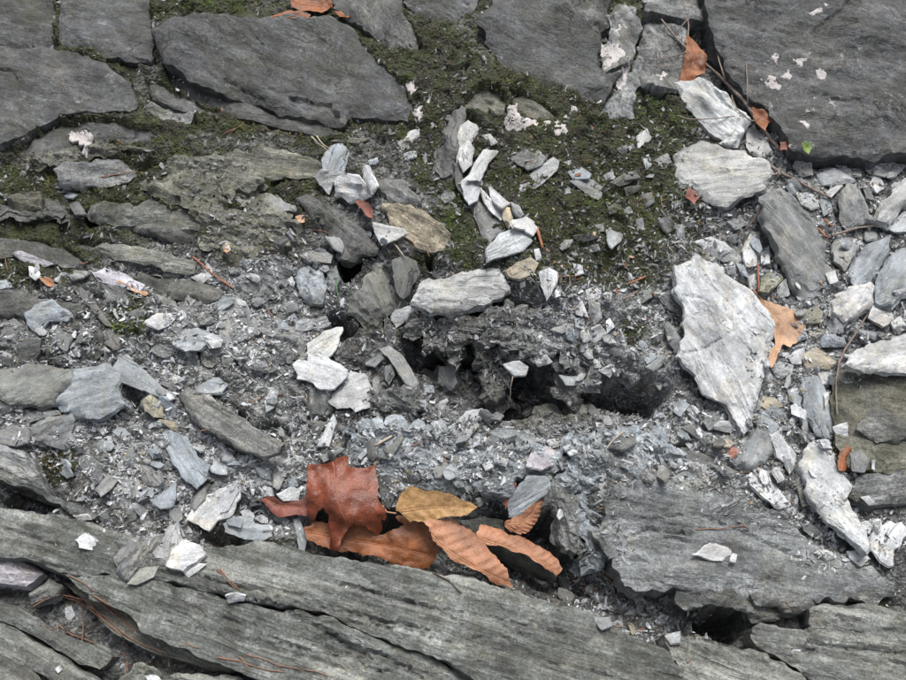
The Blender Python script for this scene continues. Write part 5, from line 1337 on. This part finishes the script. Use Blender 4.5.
ND = ["30:215,355 270,365 330,380 400,400 460,450 520,495", "30:225,362 300,385 350,420 420,480 470,520", "30:300,385 318,440 312,500 305,560", "30:330,400 400,440 460,500 530,545 620,575", "30:250,350 290,375 340,400",
      "30:125,405 160,380 225,358", "30:220,470 260,505 330,530 380,550", "30:380,390 430,430 480,470 500,500", "30:455,575 480,590 490,640", "30:480,600 478,640 470,680", "30:340,395 380,440 440,500 490,560", "30:160,470 170,490 220,485", "30:700,545 750,560", "30:820,595 870,605 906,610",
      "30:260,285 330,320 350,345", "30:350,360 420,400 455,440", "31:0,595 80,610 160,640 240,650", "31:70,590 100,620 95,660", "31:220,625 310,640 300,650", "31:320,640 370,650 410,665", "31:100,585 180,605 230,632", "31:0,265 20,300 60,335", "30:830,260 860,300 906,340", "30:820,260 840,285",
      "11:175,520 195,550 215,577", "11:0,408 25,425 52,447", "11:118,657 145,645 172,628", "11:770,280 780,300 792,327", "13:408,465 425,470 440,478", "32:500,305 540,320 590,345", "32:540,340 570,320 600,350", "32:600,270 640,300 690,350", "22:600,640 620,630", "33:100,600 115,590",
      "21:690,420 720,400 780,380", "21:840,430 860,470", "12:440,405 500,400 530,398", "12:480,370 490,410 495,440", "10:365,30 420,18 520,5", "00:840,510 870,490 906,478", "01:40,500 60,485 90,468", "10:0,335 20,330 30,385", "10:300,355 340,345", "20:750,345 785,335", "23:230,500 270,490 330,487", "33:130,110 220,105 320,95", "33:310,95 325,105", "11:345,225 400,232 410,240", "21:125,235 160,215 180,200"]
for i, s in enumerate(ND):
    onl = i < 24
    kind_ = 'long' if len(s.split()) > 3 else 'short'
    stick('pine_needle', (f'{kind_} rusty needle in the bundle on the needle step' if i < 16 else f'{kind_} rusty needle on the lower layer of the ledge' if onl else f'{kind_} rusty needle by the crumbling hollows' if i < 38 else f'{kind_} rusty needle fallen among the stones'), s, random.uniform(0.55, 0.85), 0.45, 'needle', up=1.2, group=kind_ + (' rusty needles of the bundle' if i < 16 else ' rusty needles on the lower ledge layer' if onl else ' rusty needles by the hollows' if i < 38 else ' rusty needles among the stones'), cat='needle')

# ------------------------------------------------------------------ small loose chips: a few hundred single ones, then the crumbs
def proto(kind):
    bm = bmesh.new()
    n = random.randint(7, 9)
    asp = random.uniform(0.3, 0.62)
    for _ in range(n):
        a = random.uniform(0, 2 * math.pi)
        r = random.uniform(0.65, 1.0)
        bm.verts.new((math.cos(a) * r * random.uniform(0.9, 1.25), math.sin(a) * r * asp, random.choice((-1, 1)) * random.uniform(0.05, 0.13)))
    bmesh.ops.convex_hull(bm, input=bm.verts)
    bmesh.ops.delete(bm, geom=[v for v in bm.verts if not v.link_faces], context='VERTS')
    bmesh.ops.triangulate(bm, faces=bm.faces)
    bm.verts.index_update()
    V = np.array([tuple(v.co) for v in bm.verts]); F = np.array([[v.index for v in f.verts] for f in bm.faces])
    bm.free()
    return V, F
PROTO = [proto(0) for _ in range(14)]
NX_, NY_ = np.gradient(HM, GS)[1], np.gradient(HM, GS)[0]
def frames(x, y, tilt, Hs):
    iy, ix = gi(x, y)
    g1, g0 = np.gradient(Hs, GS)
    n = np.stack([-g0[iy, ix], -g1[iy, ix], np.full(len(x), 1.0)], 1)
    n[:, :2] = np.clip(n[:, :2], -2.5, 2.5)
    n += rng.normal(0, tilt, n.shape)
    n /= np.linalg.norm(n, axis=1)[:, None]
    a = rng.normal(size=n.shape); a -= n * (a * n).sum(1)[:, None]; a /= np.linalg.norm(a, axis=1)[:, None]
    return a, np.cross(n, a), n
# where the crumbs lie: photo x, y, spread x, y, weight
SC = """150,340,150,60,1 230,320,70,60,1 120,450,110,60,1.2 230,470,80,40,1.4 300,300,60,60,.8 560,320,50,50,1.4 600,350,60,40,1.4 640,400,60,50,1.5 560,440,70,40,1.3 430,440,70,30,1.5 480,470,80,20,1.3 350,400,60,40,1 500,340,80,40,.8 690,300,40,80,1
760,240,80,80,1.2 800,160,80,20,1.4 860,220,50,70,1.2 840,320,60,60,1.2 780,420,60,60,1.3 720,430,40,40,1.3 820,520,40,40,1.4 870,540,30,30,1 560,220,120,60,.45 640,160,60,60,.4 440,120,60,60,.4 200,240,90,50,.5 100,180,120,40,.3 640,620,40,25,1.3 590,575,40,20,1.2
540,570,40,15,1 480,400,90,40,.9 60,330,70,30,.8 30,400,60,60,.8 320,440,50,30,1.2 700,210,30,30,.8 640,250,50,40,.7 500,290,60,20,.8 380,220,40,30,.8"""
dens = np.full(HT.shape, 0.05)
for tok in SC.split():
    a, b, rx, ry, s = map(float, tok.split(','))
    dens = np.maximum(dens, s * np.exp(-0.5 * (((PXX - a) / rx) ** 2 + ((PYY - b) / ry) ** 2)))
out_ = (PXX < -10) | (PXX > 916) | (PYY < -10) | (PYY > 690)
dens *= 1 - 0.45 * np.clip(moss * 1.3, 0, 1)
dens = np.where(out_, 0.12, dens)
def blur(A, k):
    for ax in (0, 1):
        c = np.cumsum(np.concatenate([np.repeat(np.take(A, [0], ax), k + 1, ax), A, np.repeat(np.take(A, [-1], ax), k, ax)], ax), ax)
        n_ = A.shape[ax]
        A = (np.take(c, np.arange(2 * k + 1, 2 * k + 1 + n_), ax) - np.take(c, np.arange(0, n_), ax)) / (2 * k + 1)
    return A
nook = sst(0.0012, 0.004, blur(blur(HM, 3), 3) - HM)            # crumbs gather in nooks and at the foot of stones
HB = HT if HB is None else np.maximum(HT, HB)
cover = np.where(HM - HB > 0.004, 1.0, 0.0)
for a_, b_, rx, ry in ((690, 488, 70, 8), (770, 512, 40, 8), (612, 520, 10, 30), (840, 560, 30, 8), (150, 552, 30, 6)):      # crumbs washed over the edges of the bedrock
    cover *= 1 - np.exp(-0.5 * (((PXX - a_) / rx) ** 2 + ((PYY - b_) / ry) ** 2))
dens = dens * (1 - cover) * (0.6 + 1.2 * nook) + 0.5 * cover * nook * np.clip(dens * 2, 0.15, 1)
gsl = np.hypot(*np.gradient(HM, GS))
dens *= 0.45 + 0.9 * sst(-0.3, 0.4, fbm(XX * 35, YY * 35, 3, 55))
def scatter(n, d):
    p = d.ravel() / d.sum()
    k = rng.choice(p.size, n, p=p)
    return XX.ravel()[k] + rng.uniform(-.5, .5, n) * GS, YY.ravel()[k] + rng.uniform(-.5, .5, n) * GS
PAL = np.array([(0.52, 0.54, 0.57), (0.38, 0.395, 0.415), (0.28, 0.295, 0.315), (0.20, 0.21, 0.215), (0.11, 0.115, 0.112), (0.22, 0.20, 0.15)])
# single chips
mesh_pool = []
for V_, F_ in PROTO:
    me = bpy.data.meshes.new('schist_chip')
    me.from_pydata((V_ * 0.001).tolist(), [], F_.tolist()); me.materials.append(M['flake']); me.shade_flat(); mesh_pool.append(me)
inview = np.where(out_, 0, 1.0)
x, y = scatter(60, dens * inview * sst(0.3, 0.8, dens))
a, b, n = frames(x, y, 0.22, HM)
tn = rng.choice(5, len(x), p=(0.16, 0.28, 0.26, 0.2, 0.1))
CHN = ('white', 'pale grey', 'blue grey', 'grey', 'dark grey')
for i in range(len(x)):
    s = rng.uniform(4.2, 7.5)
    z = HM[gi(x[i:i + 1], y[i:i + 1])][0] + 0.0006
    o = bpy.data.objects.new('schist_chip', mesh_pool[i % len(mesh_pool)])
    COL.objects.link(o)
    mt = Matrix(((a[i, 0] * s, b[i, 0] * s, n[i, 0] * s, x[i]), (a[i, 1] * s, b[i, 1] * s, n[i, 1] * s, y[i]), (a[i, 2] * s, b[i, 2] * s, n[i, 2] * s, z), (0, 0, 0, 1)))
    o.matrix_world = mt
    o.color = (*var(tuple(PAL[tn[i]]), 0.15), 1)
    q = to_px(x[i], y[i], z)
    PENDING.append((o, np.array(q), f"tiny {CHN[tn[i]]} chip"))
def merged(name, x, y, size, cols, tilt, lab, mat, flatten=1.0, lift=0.0, Hs=None):
    Hs = HM if Hs is None else Hs
    a, b, n = frames(x, y, tilt, Hs)
    pi = rng.integers(0, len(PROTO), len(x))
    z = Hs[gi(x, y)] + size * lift
    Vs, Fs, Cs, off = [], [], [], 0
    for k, (pv, pf) in enumerate(PROTO):
        s = np.where(pi == k)[0]
        if not len(s): continue
        P = np.stack([x[s], y[s], z[s]], 1)
        W = P[:, None] + size[s][:, None, None] * (pv[None, :, :1] * a[s][:, None] + pv[None, :, 1:2] * b[s][:, None] + flatten * pv[None, :, 2:] * n[s][:, None])
        Vs.append(W.reshape(-1, 3))
        Fs.append((pf[None] + off + (np.arange(len(s)) * len(pv))[:, None, None]).reshape(-1, 3))
        Cs.append(np.repeat(cols[s], len(pv), 0))
        off += len(s) * len(pv)
    o = big_mesh(name, np.vstack(Vs), np.vstack(Fs), mat, np.vstack(Cs))
    return tag(o, lab, name.replace('_', ' '), kind='stuff')
N = 100000
x, y = scatter(N, dens)
sz = np.clip(rng.lognormal(-6.2, 0.52, N), 0.0007, 0.0068)
cl = PAL[rng.choice(6, N, p=(0.22, 0.28, 0.24, 0.14, 0.07, 0.05))] * rng.uniform(0.75, 1.25, (N, 1))
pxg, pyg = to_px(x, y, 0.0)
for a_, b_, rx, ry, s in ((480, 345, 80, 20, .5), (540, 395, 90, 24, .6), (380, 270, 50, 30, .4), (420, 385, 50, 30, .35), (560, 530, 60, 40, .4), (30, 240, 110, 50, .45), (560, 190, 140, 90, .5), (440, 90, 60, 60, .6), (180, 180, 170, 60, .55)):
    cl *= 1 - s * np.exp(-0.5 * (((pxg - a_) / rx) ** 2 + ((pyg - b_) / ry) ** 2))[:, None]     # hollow shade put into the crumb colour; earthy crumbs elsewhere
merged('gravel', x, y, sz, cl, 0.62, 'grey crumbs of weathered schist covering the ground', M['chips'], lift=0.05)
# dry bits
lit = np.zeros_like(dens)
for a_, b_, rx, ry, s in ((560, 330, 40, 60, 1), (640, 360, 50, 30, 1.2), (640, 610, 40, 25, 1.5), (540, 575, 40, 10, 1), (790, 200, 80, 60, .6), (820, 500, 40, 50, .7), (600, 200, 100, 80, .3), (440, 450, 60, 20, .5), (90, 600, 40, 15, .4), (300, 200, 80, 60, .3), (760, 430, 60, 50, .5), (470, 110, 60, 50, .4), (250, 420, 60, 60, .25)):
    lit = np.maximum(lit, s * np.exp(-0.5 * (((PXX - a_) / rx) ** 2 + ((PYY - b_) / ry) ** 2)))
lit *= np.where(HM - HT > 0.004, 0.0, 1.0)
N = 480
x, y = scatter(N, lit + 0.002 * (1 - cover))
LP = np.array([(0.18, 0.085, 0.05), (0.13, 0.07, 0.045), (0.36, 0.24, 0.16), (0.12, 0.08, 0.06)])
merged('leaf_litter', x, y, np.clip(rng.lognormal(-6.15, 0.45, N), 0.0008, 0.0045), LP[rng.choice(4, N)] * rng.uniform(0.8, 1.2, (N, 1)), 0.3, 'crumbs of dry brown leaf and bark among the stones', M['litter'], flatten=0.5, lift=0.2)
# moss: short upright tufts
mm = np.clip(moss + 0.55 * fbm(XX * 90, YY * 90, 4, 61) - 0.18, 0, 1)
mm *= np.where(HM - HT > 0.003, 0.08 + 0.7 * nook, 1.0)
mm = mm * sst(0.25, 0.6, mm) * (0.12 + sst(-0.05, 0.22, fbm(XX * 34, YY * 34, 4, 68)))
N = 60000
x, y = scatter(N, mm + 1e-6)
z = HM[gi(x, y)]
hgt = rng.uniform(0.0012, 0.0034, N)
wd = rng.uniform(0.0003, 0.0006, N)
an = rng.uniform(0, 2 * math.pi, N)
ln = rng.normal(0, 0.8, (N, 2)) * hgt[:, None]
P = np.stack([x, y, z - 0.0003], 1)
d = np.stack([np.cos(an) * wd, np.sin(an) * wd, np.zeros(N)], 1)
tip = P + np.c_[ln, hgt]
Vm = np.stack([P - d, P + d, tip], 1).reshape(-1, 3)
bright = np.clip(fbm(x * 22, y * 22, 3, 66) * 1.4 + 0.35, 0, 1)[:, None]
pxm, pym = to_px(x, y, z)
bs = np.zeros(N)
for a_, b_, r in ((458, 215, 24), (462, 250, 18), (660, 108, 20), (632, 332, 14), (690, 190, 18), (130, 320, 16), (215, 5, 20), (845, 440, 20), (600, 205, 14)):
    bs = np.maximum(bs, np.exp(-((pxm - a_) ** 2 + (pym - b_) ** 2) / (2 * r * r)))
bs = bs[:, None]
mc = (np.array([0.042, 0.042, 0.013]) * (1 - bright) + np.array([0.13, 0.135, 0.03]) * bright) * (1 - bs) + np.array([0.11, 0.18, 0.025]) * bs
rs = np.exp(-((pxm - 52) ** 2 + (pym - 470) ** 2) / 180)[:, None]; gd = np.exp(-((pxm - 63) ** 2 + (pym - 462) ** 2) / 90)[:, None]
mc = mc * (1 - rs) + np.array([0.13, 0.05, 0.028]) * rs
mc = mc * (1 - gd) + np.array([0.19, 0.13, 0.03]) * gd
mc = mc * rng.uniform(0.6, 1.5, (N, 1))
o = big_mesh('moss', Vm, np.arange(N * 3).reshape(-1, 3), M['moss'], np.repeat(mc, 3, 0))
tag(o, 'short olive green moss growing in soil and cracks', 'moss', kind='stuff')

# ------------------------------------------------------------------ keep the larger flakes single, join the small rest
def join_small(items, name, label):
    Vs, Fs, Cs, off = [], [], [], 0
    for o in items:
        me = o.data
        me.calc_loop_triangles()
        V = np.empty(len(me.vertices) * 3, np.float32); me.vertices.foreach_get('co', V)
        T = np.empty(len(me.loop_triangles) * 3, np.int32); me.loop_triangles.foreach_get('vertices', T)
        W = np.array(o.matrix_world)
        V = V.reshape(-1, 3) @ W[:3, :3].T + W[:3, 3]
        Vs.append(V); Fs.append(T.reshape(-1, 3) + off); off += len(V)
        Cs.append(np.repeat(np.array([o.color[:3]]), len(V), 0))
        bpy.data.objects.remove(o)
    o = big_mesh(name, np.vstack(Vs), np.vstack(Fs), M['chips'], np.vstack(Cs))
    o.data.shade_smooth(); o.data.set_sharp_from_angle(angle=math.radians(32))
    return tag(o, label, 'rubble', kind='stuff')
fl = [t for t in PENDING if t[0].name.startswith('schist_flake')]
nlab = sum(1 for o in COL.objects if o.name.startswith('schist_flake')) - len(fl)
fl.sort(key=lambda t: -t[0].dimensions.x * t[0].dimensions.y)
rest = fl[max(0, 298 - nlab):]
rid = {id(t) for t in rest}
PENDING = [t for t in PENDING if id(t) not in rid]
if rest: join_small([t[0] for t in rest], 'stone_rubble', 'small broken grey schist pieces packed between the larger flakes')

# ------------------------------------------------------------------ say which small stone lies beside what
LMC = np.array([c for c, _ in LM])
for o, c, what in PENDING:
    k = int(np.argmin(((LMC - c) ** 2).sum(1)))
    lb = what + ' next to the ' + LM[k][1]
    tag(o, lb, 'stone', what.replace('flake', 'flakes').replace('chip', 'chips') + ' by the ' + LM[k][1])
